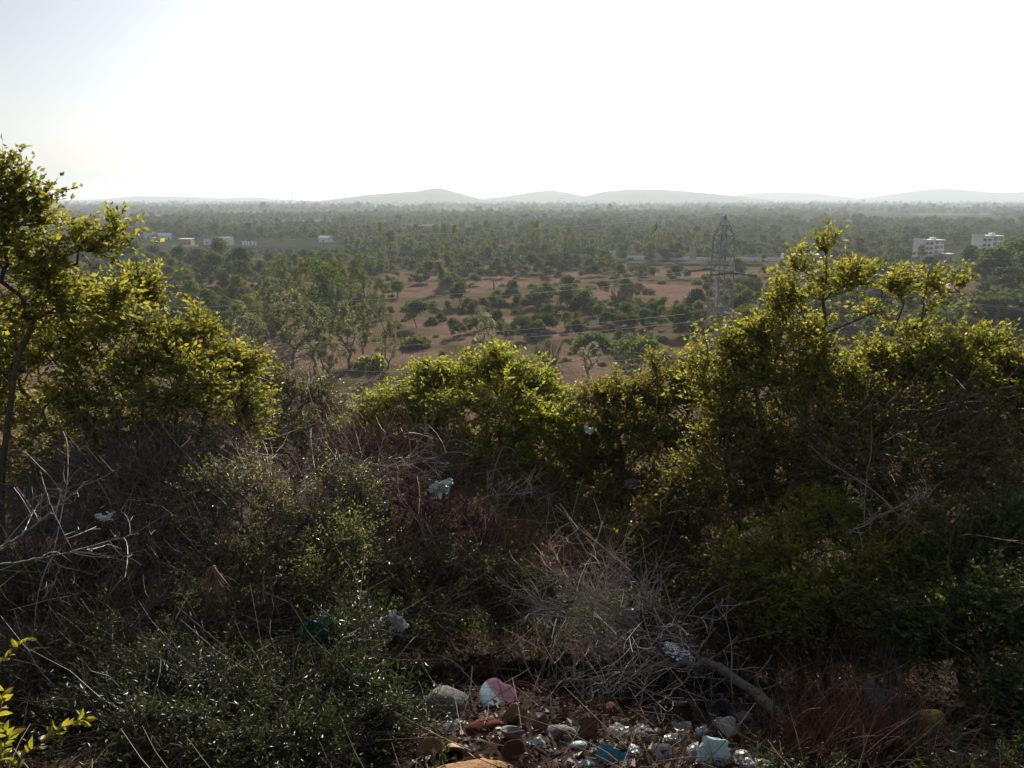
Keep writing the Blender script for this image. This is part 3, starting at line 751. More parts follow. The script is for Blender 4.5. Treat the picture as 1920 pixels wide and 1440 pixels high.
# ------------------------------------------------------------------ buildings, walls, poles
M['white_wall'] = noise_mat('wall_white', (0.76, 0.77, 0.78), (0.86, 0.87, 0.88), 0.5, 0.8, 0.2)
M['grey_wall'] = noise_mat('wall_grey', (0.26, 0.25, 0.25), (0.40, 0.39, 0.38), 0.6, 0.9, 0.2)
M['brown_wall'] = noise_mat('wall_brown', (0.12, 0.085, 0.07), (0.18, 0.13, 0.11), 0.6, 0.9, 0.2)
M['roof_grey'] = noise_mat('roof_grey', (0.16, 0.15, 0.15), (0.26, 0.25, 0.24), 0.8, 0.9, 0.2)
M['orange_wall'] = noise_mat('wall_orange', (0.45, 0.20, 0.12), (0.55, 0.28, 0.18), 0.8, 0.9, 0.2)
M['yellow_wall'] = noise_mat('wall_yellow', (0.35, 0.36, 0.12), (0.45, 0.44, 0.18), 0.8, 0.9, 0.2)
M['glass_dark'] = noise_mat('window_glass', (0.02, 0.025, 0.03), (0.05, 0.06, 0.07), 1.0, 0.15, 0.6)
M['steel'] = noise_mat('galvanised_steel', (0.20, 0.215, 0.25), (0.33, 0.345, 0.385), 1.5, 0.5, 0.5, metallic=0.2)
M['insulator'] = leaf_mat('insulator', [(0.05, 0.045, 0.045), (0.10, 0.10, 0.10)], 0.0, 0.3, 0.5)
M['wire'] = noise_mat('aluminium_wire', (0.34, 0.345, 0.36), (0.45, 0.455, 0.47), 3, 0.7, 0.3)
M['pole'] = noise_mat('pole_concrete', (0.10, 0.09, 0.085), (0.2, 0.18, 0.17), 3, 0.9, 0.2)

BOXF = np.array([[0, 3, 2, 1], [4, 5, 6, 7], [0, 1, 5, 4], [1, 2, 6, 5], [2, 3, 7, 6], [3, 0, 4, 7]])
def box(g, a, b):
    (x0, y0, z0), (x1, y1, z1) = a, b
    g.add([(x0, y0, z0), (x1, y0, z0), (x1, y1, z0), (x0, y1, z0), (x0, y0, z1), (x1, y0, z1), (x1, y1, z1), (x0, y1, z1)], BOXF)
    return g
def boxes(name, mat, parent, *bs):
    g = Geo()
    for a, b in bs: box(g, a, b)
    return link(name, g.mesh(name), M[mat], parent)
def window(parent, x, z, w, h, y=0.0):
    f = boxes('window', 'grey_wall', parent, ((x, y-0.10, z), (x+w, y+0.02, z+0.10)), ((x, y-0.10, z+h-0.1), (x+w, y+0.02, z+h)), ((x, y-0.10, z+0.1), (x+0.1, y+0.02, z+h-0.1)), ((x+w-0.1, y-0.10, z+0.1), (x+w, y+0.02, z+h-0.1)))
    boxes('pane', 'glass_dark', f, ((x+0.1, y-0.05, z+0.1), (x+w-0.1, y-0.02, z+h-0.1)))
    return f

def white_block(px0, px1, pyb, pyt, label, rz):
    p = on_plain((px0+px1)/2, pyb); d = p[1]; s = d/F_PX/math.cos(PITCH)
    W = (px1-px0)*s; H = (pyb-pyt)*s; Dp = 10.0
    e = thing('apartment_block', label, 'building', (p[0], p[1], float(ground_z(p[0], p[1]))), 'white apartment blocks'); e.rotation_euler = (0, 0, rz)
    x0 = -W/2; xm = 0.02*W; st = H/4.4
    boxes('wall', 'white_wall', e, ((x0, 0, -0.5), (xm, Dp, H*0.94)))
    boxes('rear_wing', 'grey_wall', e, ((xm, 3.0, -0.5), (W/2-0.4, Dp-0.2, H*0.90)))
    boxes('roof', 'white_wall', e, ((x0-0.25, -0.25, H*0.94), (xm+0.25, Dp+0.2, H*0.97)))
    boxes('roof', 'white_wall', e, ((xm+0.25, 0.2, H*0.905), (W/2, Dp, H*0.955)))
    boxes('parapet', 'white_wall', e, ((x0-0.25, -0.25, H*0.97), (x0, Dp, H*1.0)), ((x0, -0.25, H*0.97), (x0+1.6, 0.0, H*1.0)))
    boxes('stair_head', 'white_wall', e, ((xm+0.6, 3.2, H*0.955), (xm+3.2, 6.5, H*1.06)))
    for k in range(1, 4): boxes('balcony', 'white_wall', e, ((xm, 0.8, k*st), (W/2-0.1, 2.99, k*st+0.18)), ((xm+0.4, 0.8, k*st+0.18), (W/2-0.1, 0.92, k*st+1.0)))
    for q in (W/2-0.45, xm+0.3+(W/2-xm)*0.45): boxes('column', 'white_wall', e, ((q, 0.95, -0.5), (q+0.3, 1.25, H*0.905)))
    boxes('annex', 'grey_wall', e, ((x0-4.2, 1.0, -0.5), (x0-1.7, 6, 2.6)))
    boxes('annex', 'white_wall', e, ((x0-1.69, 0.6, -0.5), (x0-0.01, 6, 3.8)))
    for k in range(4):
        for q in (x0+1.1, x0+W*0.27):
            window(e, q, 0.9+k*st, W*0.14, 1.5)
        window(e, xm+1.2, 0.9+k*st, 1.6, 1.7, 2.99)
    for k in range(3): window(e, xm+W*0.3, 0.9+k*st, 1.5, 1.9, 2.99)
    return e
white_block(1727, 1772, 488, 450, 'white four storey block standing clear right of the sprigs', 0.25)
white_block(1835, 1880, 485, 443, 'white four storey block half hidden by the dark grove', 0.15)

def wall_run(name, label, a, b, h, mat, n_posts=10, t=0.25):
    A = on_plain(*a); B = on_plain(*b); L = float(np.linalg.norm(B[:2]-A[:2]))
    e = thing(name, label, 'wall', (A[0], A[1], float(min(ground_z(A[0], A[1]), ground_z(B[0], B[1])))))
    e.rotation_euler = (0, 0, math.atan2(B[1]-A[1], B[0]-A[0]))
    boxes('wall_panel', mat, e, ((0, -t/2, -0.8), (L, t/2, h)))
    boxes('coping', mat, e, ((-0.1, -t/2-0.06, h+0.003), (L+0.1, t/2+0.06, h+0.10)))
    for k in range(n_posts):
        x = L*k/(n_posts-1); boxes('post', mat, e, ((x-0.2, -t/2-0.12, -0.8), (x+0.2, -t/2-0.003, h-0.02)))
    return e
wall_run('compound_wall', 'long grey compound wall before the houses at the left', (425, 467), (700, 468), 3.2, 'grey_wall', 16)
wall_run('compound_wall', 'broken white wall piece behind the trees left of pylon', (1170, 488), (1207, 488), 2.6, 'white_wall', 4)
wall_run('compound_wall', 'second broken white wall piece nearer the pylon', (1256, 487), (1292, 487), 2.2, 'white_wall', 4)
wall_run('compound_wall', 'third short white wall piece touching the pylon from the left', (1306, 488), (1332, 488), 1.8, 'white_wall', 3)
wall_run('compound_wall', 'white boundary wall between pylon and white shed', (1362, 489), (1470, 489), 1.9, 'white_wall', 8)
wall_run('compound_wall', 'grey boundary wall behind the middle row of trees', (740, 489.5), (1140, 489.5), 1.9, 'grey_wall', 20)
wall_run('compound_wall', 'dark brown bank wall in front of the white wall', (1180, 498), (1430, 499), 1.8, 'brown_wall', 10)
wall_run('compound_wall', 'short white wall right of the second white block', (1888, 487), (1990, 487), 2.4, 'white_wall', 6)
wall_run('compound_wall', 'low bluish white wall left of the gum tree stand', (425, 524), (482, 521), 1.2, 'white_wall', 5)
wall_run('compound_wall', 'low pale platform wall before the small orange house', (322, 462.5), (372, 462.5), 1.2, 'white_wall', 4)

def house(px0, px1, pyb, pyt, label, wall, roof, slope=0.0, doors=1, depth=8.0, rz=0.0, name='house'):
    p = on_plain((px0+px1)/2, pyb); s = p[1]/F_PX/math.cos(PITCH); W = (px1-px0)*s; H = (pyb-pyt)*s
    e = thing(name, label, 'house', (p[0], p[1], float(ground_z(p[0], p[1])))); e.rotation_euler = (0, 0, rz)
    hw = H*(1-slope)
    boxes('wall', wall, e, ((-W/2, 0, -0.5), (W/2, depth, hw)))
    g = Geo()
    if slope > 0:
        g.add([(-W/2-.4, -.5, hw+.003), (W/2+.4, -.5, hw+.003), (W/2+.4, depth+.5, hw+.003), (-W/2-.4, depth+.5, hw+.003), (-W/2-.4, depth/2, H), (W/2+.4, depth/2, H)],
              [[0, 1, 5, 4], [2, 3, 4, 5], [0, 3, 2, 1]], [[0, 4, 3], [1, 2, 5]])
    else: box(g, (-W/2-.3, -.6, hw+.003), (W/2+.3, depth+.3, hw+.28))
    link('roof', g.mesh('roof'), M[roof], e)
    for k in range(doors):
        x = -W/2 + W*(k+0.5)/doors - 0.6
        dr = boxes('door' if k == doors//2 else 'window', 'glass_dark', e, ((x, -0.05, 0.05 if k == doors//2 else 1.0), (x+1.2, 0.02, min(2.2, hw*0.8))))
    return e
house(383, 404, 459, 442, 'grey roofed house with white front left of the dark archway', 'white_wall', 'roof_grey', 0.35, 2, rz=0.3)
house(406, 430, 459, 446, 'flat roofed house with dark archway beside the grey roof', 'white_wall', 'grey_wall', 0.0, 3, rz=-0.25)
house(300, 321, 450, 438, 'small white house with pitched roof at the left', 'white_wall', 'white_wall', 0.4, 2, rz=0.5)
house(270, 286, 447, 437, 'tiny white hut among dark trees at the far left', 'white_wall', 'roof_grey', 0.0, 1)
house(336, 358, 460, 449, 'small orange house on a pale platform', 'orange_wall', 'white_wall', 0.0, 3)
house(596, 616, 455, 443, 'tiny white roofed hut above the grey wall', 'white_wall', 'white_wall', 0.3, 1, rz=-0.4)
house(1472, 1534, 489, 476, 'long low white shed right of the pylon', 'white_wall', 'white_wall', 0.15, 8)
house(958, 976, 490, 480, 'small white hut behind the row of trees in the middle', 'white_wall', 'white_wall', 0.2, 2)
house(1107, 1122, 466, 456, 'white hut among trees left of the white wall', 'white_wall', 'roof_grey', 0.0, 1)
house(1135, 1153, 488, 474, 'white hut with open front at the end of the wall', 'white_wall', 'grey_wall', 0.0, 2)
house(1815, 1832, 512, 503, 'yellow green hut with dark roof below the grove', 'yellow_wall', 'brown_wall', 0.0, 0, 5)
house(1768, 1786, 489, 477, 'low grey shed at the foot of the first white block', 'grey_wall', 'white_wall', 0.0, 2)
for i, q in enumerate((456, 461, 466, 473, 479)):
    p = on_plain(q, 459); s = p[1]/F_PX
    e = thing('white_pillar', ('first', 'second', 'third', 'fourth', 'fifth')[i]+' from left of the small white pillars by the grey wall', 'pillar', (p[0], p[1], float(ground_z(p[0], p[1]))), 'small white pillars')
    boxes('shaft', 'white_wall', e, ((-0.45, -0.45, -0.3), (0.45, 0.45, 2.6+0.5*(i % 2)))); boxes('cap', 'white_wall', e, ((-0.6, -0.6, 2.603+0.5*(i % 2)), (0.6, 0.6, 2.9+0.5*(i % 2))))

def rubble(px, py, n, w, label):
    rng = np.random.default_rng(n); p = on_plain(px, py)
    e = thing('rubble_heap', label, 'rubble', (p[0], p[1], float(ground_z(p[0], p[1]))))
    for i in range(n):
        bm = bmesh.new(); bmesh.ops.create_icosphere(bm, subdivisions=1, radius=1)
        for v in bm.verts: v.co *= 0.8+0.4*rng.random()
        me = bpy.data.meshes.new('block'); bm.to_mesh(me); bm.free()
        o = link('block', me, M['white_wall'], e, ((rng.random()-.5)*w, (rng.random()-.5)*1.5, 0.2)); o.scale = (0.5+.6*rng.random(), .5, .3+.3*rng.random())
rubble(1768, 579, 12, 8, 'white rubble heap on the dry ground at the right')

def pole(px, pyb, pyt, label, arms=1):
    p = on_plain(px, pyb); s = p[1]/F_PX/math.cos(PITCH); H = (pyb-pyt)*s
    e = thing('utility_pole', label, 'pole', (p[0], p[1], float(ground_z(p[0], p[1]))))
    g = Geo(); g.add(*tubes([[(0, 0, -0.3), (0, 0, H/2), (0, 0, H)]], [[0.18, 0.15, 0.12]], 8)); link('shaft', g.mesh('shaft'), M['pole'], e)
    for k in range(arms):
        a = boxes('crossarm', 'pole', e, ((-0.9, -0.2, H-0.5-k*0.9), (0.9, -0.13, H-0.38-k*0.9)))
        for q in (-0.8, 0.0, 0.8):
            g = Geo(); g.add(*tubes([[(q, -0.165, H-0.38-k*.9), (q, -0.165, H-0.14-k*.9)]], [[0.06, 0.04]], 6)); link('insulator', g.mesh('insulator'), M['insulator'], a)
pole(484, 523, 482, 'dark utility pole at the end of the low bluish wall', 1)
pole(1563, 505, 452, 'slim grey pole right of the long white shed', 1)
pole(976, 428, 404, 'far thin pole in the woodland below the middle hills', 1)
pole(626, 392, 371, 'tiny mast on the left horizon', 1)

# ------------------------------------------------------------------ lattice pylon and its lines
def pylon():
    P0 = on_plain(1339, 757); base = np.array([P0[0], P0[1], float(ground_z(P0[0], P0[1]))-0.2])
    e = thing('lattice_pylon', 'grey steel lattice pylon rising behind the right hand shrubs', 'pylon', base)
    rz = 0.30; c, s_ = math.cos(rz), math.sin(rz)
    zs = [0, 6.0, 10.5, 14.2, 17.9, 20.8, 23.6, 26.4, 29.8, 33.2]; hw = lambda z: 2.1+(1.4-2.1)*min(z/33.2, 1)
    def R(x, y, z): return (c*x-s_*y, s_*x+c*y, z)
    def corner(k, z):
        w = hw(z); return R((-w, w, w, -w)[k], (-w, -w, w, w)[k], z)
    def beams(name, segs, r):
        g = Geo(); P = np.array(segs); g.add(*tubes(P, np.full(P.shape[:2], r), 4)); return link(name, g.mesh(name), M['steel'], e)
    for k in range(4): beams('leg', [[corner(k, zs[i]), corner(k, zs[i+1])] for i in range(len(zs)-1)], 0.15)
    for k in range(4):
        j = (k+1) % 4; sg = []
        for i in range(len(zs)-1):
            sg += [[corner(k, zs[i]), corner(j, zs[i+1])], [corner(j, zs[i]), corner(k, zs[i+1])], [corner(k, zs[i+1]), corner(j, zs[i+1])]]
        beams('bracing', sg, 0.06)
    top = R(0, 0, 37.0)
    beams('peak', [[corner(k, 33.2), top] for k in range(4)] + [[tuple((np.array(corner(k, 33.2))+top)/2), tuple((np.array(corner((k+1) % 4, 33.2))+top)/2)] for k in range(4)] + [[corner(k, 33.2), tuple((np.array(corner((k+1) % 4, 33.2))+top)/2)] for k in range(4)], 0.085)
    att = []
    lw = np.array(R(-1, 0, 0)); lw_l = norm(np.array([-300.0, 34.0, 0.0])); lw_r = norm(np.array([280.0, -25.0, 0.0]))
    for z in (26.4, 17.9, 9.6):
        for sd in (-1, 1):
            w = hw(z); tip = np.array(R(0, sd*(w+2.6), z+0.1)); sg = []
            for k in ((0, 1) if sd < 0 else (3, 2)):
                a = np.array(corner(k, z)); b = np.array(corner(k, z+1.7))
                sg += [[tuple(a), tuple(tip)], [tuple(b), tuple(tip)]]
                for u in (0.35, 0.7): sg.append([tuple(a+(tip-a)*u), tuple(b+(tip-b)*u)])
            for u in (0.35, 0.7):
                a = np.array(corner(0 if sd < 0 else 3, z)); b = np.array(corner(1 if sd < 0 else 2, z)); sg.append([tuple(a+(tip-a)*u), tuple(b+(tip-b)*u)])
            beams('crossarm', sg, 0.09)
            for dv, nm in ((lw_l, 'left'), (lw_r, 'right')):
                end = tip + dv*4.3 + np.array([0, 0, -0.45]); n = 29; t = np.linspace(0, 1, n)[:, None]
                g = Geo(); g.add(*tubes([tip+(end-tip)*t], [np.where(np.arange(n) % 2 == 0, 0.08, 0.24)], 7))
                link('insulator_string', g.mesh('insulator_string'), M['insulator'], e)
                att.append((base+end, nm, z, sd))
    att.append((base+np.array(top), 'left', 37, 0)); att.append((base+np.array(top), 'right', 37, 0))
    for p, nm, z, sd in att:
        far = p + (np.array([-300, 34, 0.0]) if nm == 'left' else np.array([280, -25, 0.0]))
        far[2] = p[2] + (1.0 if nm == 'left' else -1.5)
        t = np.linspace(0, 1, 49); sag = (10.0 if z < 37 else 6.5)
        P = p + (far-p)*t[:, None]; P[:, 2] -= sag*4*t*(1-t)
        P[:, 2] = np.maximum(P[:, 2], 4.0)
        g = Geo(); g.add(*tubes([P], [np.full(49, 0.034 if z < 37 else 0.024)], 5))
        lev = {26.4: 'top', 17.9: 'middle', 9.6: 'lowest', 37: 'earth'}[z]; side = {-1: 'near ', 1: 'far ', 0: ''}[sd]
        me = g.mesh('power_line', origin=p)
        tag(link('power_line', me, M['wire'], None, tuple(p)), f'{lev} {side}wire running {nm} from the lattice pylon', 'cable', 'wires of the pylon')
pylon()
# ------------------------------------------------------------------ foreground shrubs on the hillside
def B(px, py, d, dx=0.0, dd=0.0):
    p = at(px, py, d); return (p[0]+dx, p[1]+dd)

# bright fine leaved small tree in the middle
shrub('small_tree', 'bright yellow green fine leaved tree in the middle of the slope', 'tree', B(935, 900, 9.0),
      [lobe(755, 775, 8.7, 78, 52, 1.0), lobe(840, 725, 9.1, 70, 48, 1.0), lobe(925, 708, 9.0, 70, 46, 1.0), lobe(1000, 745, 8.9, 66, 55, 1.0), lobe(880, 790, 8.4, 110, 62, 1.4),
       lobe(1010, 835, 8.3, 85, 72, 1.2), lobe(950, 890, 8.1, 90, 62, 1.0), lobe(1055, 810, 8.6, 40, 50, .5), lobe(695, 800, 8.8, 38, 32, .3), lobe(1010, 935, 7.9, 75, 45, .9), lobe(800, 840, 8.3, 85, 42, .8), lobe(880, 870, 8.0, 80, 45, .8)],
      'leaf_fresh', 11, tips=420, twigs=4700, k=11, ll=0.047, lw=0.023, tl=0.2, rt=0.0032, droop=0.3, flat=0.45, parts=('trunk', 'crown'), shell=0.55)
# left: tall loose tree entering from the edge
shrub('small_tree', 'tall loose leafy tree at the left edge reaching above the horizon', 'tree', B(-40, 900, 6.2),
      [lobe(5, 385, 6.0, 38, 48, .6), lobe(52, 405, 6.1, 36, 32, .55), lobe(10, 470, 6.0, 55, 50, .8), lobe(80, 490, 6.2, 52, 46, .5), lobe(-40, 430, 6.3, 50, 60, .5),
       lobe(150, 470, 6.4, 36, 32, .3), lobe(210, 445, 6.6, 22, 18, .12), lobe(60, 570, 6.2, 90, 60, 1.1), lobe(180, 560, 6.6, 60, 45, .5), lobe(8, 330, 6.0, 9, 18, .07)],
      'leaf_yellow', 12, tips=140, twigs=900, k=9, ll=0.052, lw=0.030, tl=0.17, rt=0.0024, droop=0.1, flat=0.3, up=0.45, shell=0.3, parts=('trunk', 'crown'))
shrub('leafy_shrub', 'dense yellow green shrub below the left tree', 'shrub', B(200, 900, 7.4),
      [lobe(90, 660, 7.2, 110, 75, 1.2), lobe(230, 640, 7.4, 100, 70, 1.1), lobe(340, 640, 7.6, 75, 48, .8), lobe(425, 695, 7.8, 70, 50, .8), lobe(300, 720, 7.1, 130, 80, 1.5),
       lobe(120, 780, 6.9, 120, 70, 1.2), lobe(410, 775, 7.5, 90, 55, .9), lobe(60, 880, 6.6, 120, 60, 1.0), lobe(330, 880, 6.9, 120, 55, 1.0), lobe(270, 560, 7.6, 50, 40, .4), lobe(-20, 720, 7.0, 70, 90, .8), lobe(250, 820, 6.8, 100, 50, .7)],
      'leaf_yellow', 13, tips=400, twigs=3500, k=10, ll=0.052, lw=0.027, tl=0.2, rt=0.0032, droop=0.18, flat=0.35, dead=500, dead_len=0.35)
shrub('thorny_shrub', 'grey green shrub at the right foot of the dense left shrub', 'shrub', B(560, 900, 9.0),
      [lobe(520, 750, 9.2, 70, 60, 1), lobe(590, 770, 9.3, 70, 55, 1), lobe(560, 830, 8.6, 110, 50, 1)],
      'leaf_pale', 14, tips=150, twigs=900, k=8, ll=0.035, lw=0.016, tl=0.2, dead=2200, dead_mat='dead', dead_len=0.4)
# right side
shrub('leafy_shrub', 'olive leafy shrub just right of the bright middle tree', 'shrub', B(1190, 920, 8.4),
      [lobe(1150, 765, 8.6, 75, 50, 1), lobe(1250, 735, 8.5, 80, 55, 1), lobe(1200, 830, 8.1, 110, 60, 1.2), lobe(1290, 860, 7.9, 90, 70, 1.1), lobe(1130, 890, 8.0, 70, 60, .8), lobe(1200, 940, 7.7, 100, 60, 1.0)],
      'leaf_olive', 15, tips=300, twigs=3200, k=10, ll=0.045, lw=0.023, tl=0.19, droop=0.2, dead=350, dead_len=0.4)
shrub('small_tree', 'yellow leaved tree with tall loose sprigs before the pylon', 'tree', B(1500, 900, 7.4),
      [lobe(1355, 700, 7.4, 75, 60, 1), lobe(1420, 655, 7.5, 60, 50, .9), lobe(1500, 690, 7.2, 90, 60, 1.1), lobe(1560, 740, 7.0, 110, 60, 1.1), lobe(1420, 760, 7.1, 110, 60, 1.1),
       lobe(1475, 570, 7.6, 36, 50, .3), lobe(1550, 540, 7.5, 36, 40, .26), lobe(1550, 460, 7.5, 10, 26, .06), lobe(1500, 500, 7.6, 20, 20, .1), lobe(1510, 620, 7.5, 60, 32, .4),
       lobe(1610, 525, 7.6, 36, 20, .18), lobe(1690, 545, 7.7, 38, 26, .22), lobe(1745, 560, 7.7, 32, 32, .22), lobe(1640, 585, 7.5, 36, 18, .12), lobe(1800, 541, 7.8, 14, 10, .05), lobe(1710, 625, 7.5, 42, 30, .2)],
      'leaf_yellow', 16, tips=330, twigs=2100, k=9, ll=0.047, lw=0.026, tl=0.17, rt=0.003, droop=0.1, flat=0.3, up=0.5, shell=0.3, parts=('trunk', 'crown'))
shrub('leafy_shrub', 'yellow green shrub at the right edge of the picture', 'shrub', B(1850, 900, 7.0),
      [lobe(1760, 700, 7.2, 90, 50, 1), lobe(1850, 660, 7.4, 50, 35, .45), lobe(1900, 715, 7.0, 60, 50, .8), lobe(1800, 760, 6.9, 100, 55, 1.1), lobe(1900, 800, 6.7, 90, 70, 1.1), lobe(1680, 720, 7.2, 70, 45, .8), lobe(1640, 690, 7.4, 60, 40, .5), lobe(1970, 740, 7.0, 70, 90, .8)],
      'leaf_yellow', 17, tips=270, twigs=2700, k=9, ll=0.048, lw=0.026, tl=0.18, droop=0.15, flat=0.35, dead=350)
shrub('creeper_mound', 'olive brown mound of creeper and dry twigs under the yellow shrubs on the right', 'shrub', B(1660, 950, 6.6),
      [lobe(1600, 820, 6.6, 110, 70, 1), lobe(1720, 810, 6.6, 110, 65, 1), lobe(1660, 900, 6.2, 170, 80, 1.5), lobe(1850, 900, 6.2, 110, 90, 1.1)],
      'leaf_olive', 18, tips=240, twigs=2300, k=8, ll=0.036, lw=0.018, tl=0.2, dead=1700, dead_mat='dead_brown', dead_len=0.5, dead_r=0.0026)
shrub('leafy_shrub', 'dark olive shrub under the tall sprigs right of the middle', 'shrub', B(1400, 1000, 6.9),
      [lobe(1400, 830, 7.1, 100, 60, 1), lobe(1340, 930, 6.7, 110, 70, 1.1), lobe(1460, 900, 6.7, 90, 70, 1), lobe(1250, 1010, 6.6, 90, 70, 1)],
      'leaf_olive', 19, tips=240, twigs=2600, k=9, ll=0.04, lw=0.02, tl=0.2, dead=900, dead_mat='dead_brown')
shrub('feathery_shrub', 'green feathery leaved shrub in the lower right', 'shrub', B(1560, 1200, 5.5),
      [lobe(1450, 1060, 5.6, 90, 60, 1), lobe(1560, 990, 5.8, 110, 55, 1), lobe(1650, 1080, 5.4, 110, 60, 1), lobe(1540, 1120, 5.3, 120, 60, 1), lobe(1720, 1010, 5.7, 90, 50, .8)],
      'leaf_fresh', 20, tips=240, twigs=2300, k=14, ll=0.034, lw=0.014, tl=0.24, droop=0.35, flat=0.65)
shrub('leafy_shrub', 'dark green shrub filling the lower right corner', 'shrub', B(1830, 1250, 5.0),
      [lobe(1800, 1060, 5.3, 110, 70, 1), lobe(1900, 1010, 5.4, 90, 80, 1), lobe(1850, 1170, 4.8, 120, 80, 1.2), lobe(1740, 1200, 4.9, 90, 60, .8), lobe(1900, 1320, 4.3, 90, 80, 1), lobe(1960, 1120, 5.0, 80, 110, .9)],
      'leaf_dark', 21, tips=250, twigs=2500, k=11, ll=0.036, lw=0.018, tl=0.2, dead=600, dead_mat='dead_brown', flat=0.55)
shrub('brown_shrub', 'dim brown twiggy shrub above the dry grass', 'shrub', B(1450, 1250, 5.6),
      [lobe(1400, 1130, 5.9, 110, 70, 1), lobe(1500, 1210, 5.4, 120, 60, 1), lobe(1620, 1200, 5.3, 110, 60, .9)],
      'leaf_brown', 22, tips=170, twigs=900, k=7, ll=0.03, lw=0.014, tl=0.2, dead=2600, dead_mat='dead_brown', dead_len=0.45)
# left and middle, dead and half dead brush
shrub('dead_brush', 'mauve grey tangle of dead twigs at the left', 'brush', B(180, 1080, 6.0),
      [lobe(220, 900, 6.4, 110, 55, 1), lobe(110, 960, 6.1, 120, 60, 1), lobe(240, 990, 5.9, 100, 55, .9), lobe(50, 1080, 5.6, 110, 60, .9), lobe(370, 850, 6.9, 100, 50, .7)],
      'leaf_brown', 23, tips=200, twigs=260, k=5, ll=0.025, lw=0.012, tl=0.15, dead=5200, dead_mat='dead', dead_len=0.45, bark='bark_grey', dead_r=0.0024)
shrub('thorny_shrub', 'half dead shrub with small pale leaves left of the middle', 'shrub', B(450, 1120, 6.1),
      [lobe(350, 920, 6.5, 80, 55, 1), lobe(450, 950, 6.3, 110, 65, 1.1), lobe(560, 1000, 6.1, 100, 70, 1.1), lobe(640, 940, 6.5, 70, 60, .7), lobe(480, 1060, 5.7, 130, 55, .9)],
      'leaf_pale', 24, tips=240, twigs=1500, k=9, ll=0.032, lw=0.014, tl=0.22, dead=2600, dead_mat='dead', dead_len=0.5)
shrub('dead_brush', 'dark brown dead brush under the bright middle tree', 'brush', B(760, 1080, 7.3),
      [lobe(680, 880, 7.8, 110, 60, 1), lobe(800, 920, 7.6, 110, 60, 1), lobe(720, 1010, 7.0, 130, 70, 1.1), lobe(880, 1020, 7.0, 110, 60, .9), lobe(620, 1090, 6.4, 110, 60, .8), lobe(900, 1110, 6.4, 120, 50, .8)],
      'leaf_brown', 25, tips=260, twigs=700, k=6, ll=0.03, lw=0.014, tl=0.2, dead=5200, dead_mat='dead_brown', dead_len=0.6, dead_r=0.0028)
shrub('leafy_shrub', 'dark green shrub in the shade under the middle tree', 'shrub', B(1020, 1060, 7.3),
      [lobe(1010, 960, 7.7, 90, 50, 1), lobe(1100, 1010, 7.2, 90, 60, 1), lobe(960, 1050, 6.9, 80, 40, .7)],
      'leaf_olive', 26, tips=170, twigs=1700, k=9, ll=0.038, lw=0.019, tl=0.2, dead=500, dead_mat='dead_brown')
shrub('orange_shrub', 'little shrub with dry orange leaves above the branch pile', 'shrub', B(1030, 1150, 6.4),
      [lobe(1020, 1070, 6.4, 42, 30, 1), lobe(1050, 1050, 6.5, 30, 22, .6)],
      'leaf_orange', 27, tips=40, twigs=260, k=6, ll=0.03, lw=0.016, tl=0.1, dead=200, dead_len=0.25)
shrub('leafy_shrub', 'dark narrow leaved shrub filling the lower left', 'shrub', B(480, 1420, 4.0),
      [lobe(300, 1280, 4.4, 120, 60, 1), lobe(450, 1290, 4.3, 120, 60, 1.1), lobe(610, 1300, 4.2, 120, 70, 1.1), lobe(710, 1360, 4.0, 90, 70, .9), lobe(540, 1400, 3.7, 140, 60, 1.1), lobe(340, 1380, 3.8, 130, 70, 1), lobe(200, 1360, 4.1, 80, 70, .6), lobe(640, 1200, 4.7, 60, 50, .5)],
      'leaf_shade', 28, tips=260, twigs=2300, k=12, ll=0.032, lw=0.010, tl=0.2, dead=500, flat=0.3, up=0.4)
shrub('pale_sprig_shrub', 'slender shrub with glinting pale leaves above the green bag', 'shrub', B(640, 1180, 5.2),
      [lobe(620, 1140, 5.3, 40, 60, 1), lobe(650, 1030, 5.7, 60, 50, .8), lobe(600, 1090, 5.4, 50, 50, .7)],
      'leaf_pale', 29, tips=50, twigs=360, k=10, ll=0.03, lw=0.012, tl=0.2, up=0.6)
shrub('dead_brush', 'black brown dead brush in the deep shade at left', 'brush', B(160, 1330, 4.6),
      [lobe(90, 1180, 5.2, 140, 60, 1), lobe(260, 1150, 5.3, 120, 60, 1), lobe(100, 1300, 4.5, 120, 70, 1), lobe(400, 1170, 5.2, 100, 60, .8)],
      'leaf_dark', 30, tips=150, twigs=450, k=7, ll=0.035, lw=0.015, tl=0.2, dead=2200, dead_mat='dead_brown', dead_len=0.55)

shrub('tangled_brush', 'dark tangled brush with few leaves left of the trash', 'brush', B(700, 1250, 5.6),
      [lobe(560, 1160, 5.7, 110, 60, 1), lobe(700, 1110, 6.0, 120, 60, 1), lobe(860, 1090, 6.2, 120, 55, 1), lobe(780, 1180, 5.7, 110, 50, .8), lobe(960, 1120, 6.1, 100, 50, .8)],
      'leaf_dark', 31, tips=230, twigs=1300, k=9, ll=0.034, lw=0.015, tl=0.2, dead=2600, dead_mat='dead_brown', dead_len=0.5)
shrub('tangled_brush', 'dark tangled brush behind the fan of pale twigs', 'brush', B(1280, 1200, 6.0),
      [lobe(1180, 1060, 6.6, 120, 60, 1), lobe(1300, 1090, 6.2, 120, 70, 1.1), lobe(1400, 1180, 5.6, 110, 60, 1), lobe(1280, 1180, 5.7, 110, 50, .8)],
      'leaf_olive', 32, tips=230, twigs=1500, k=9, ll=0.034, lw=0.016, tl=0.2, dead=2000, dead_mat='dead_brown', dead_len=0.45)
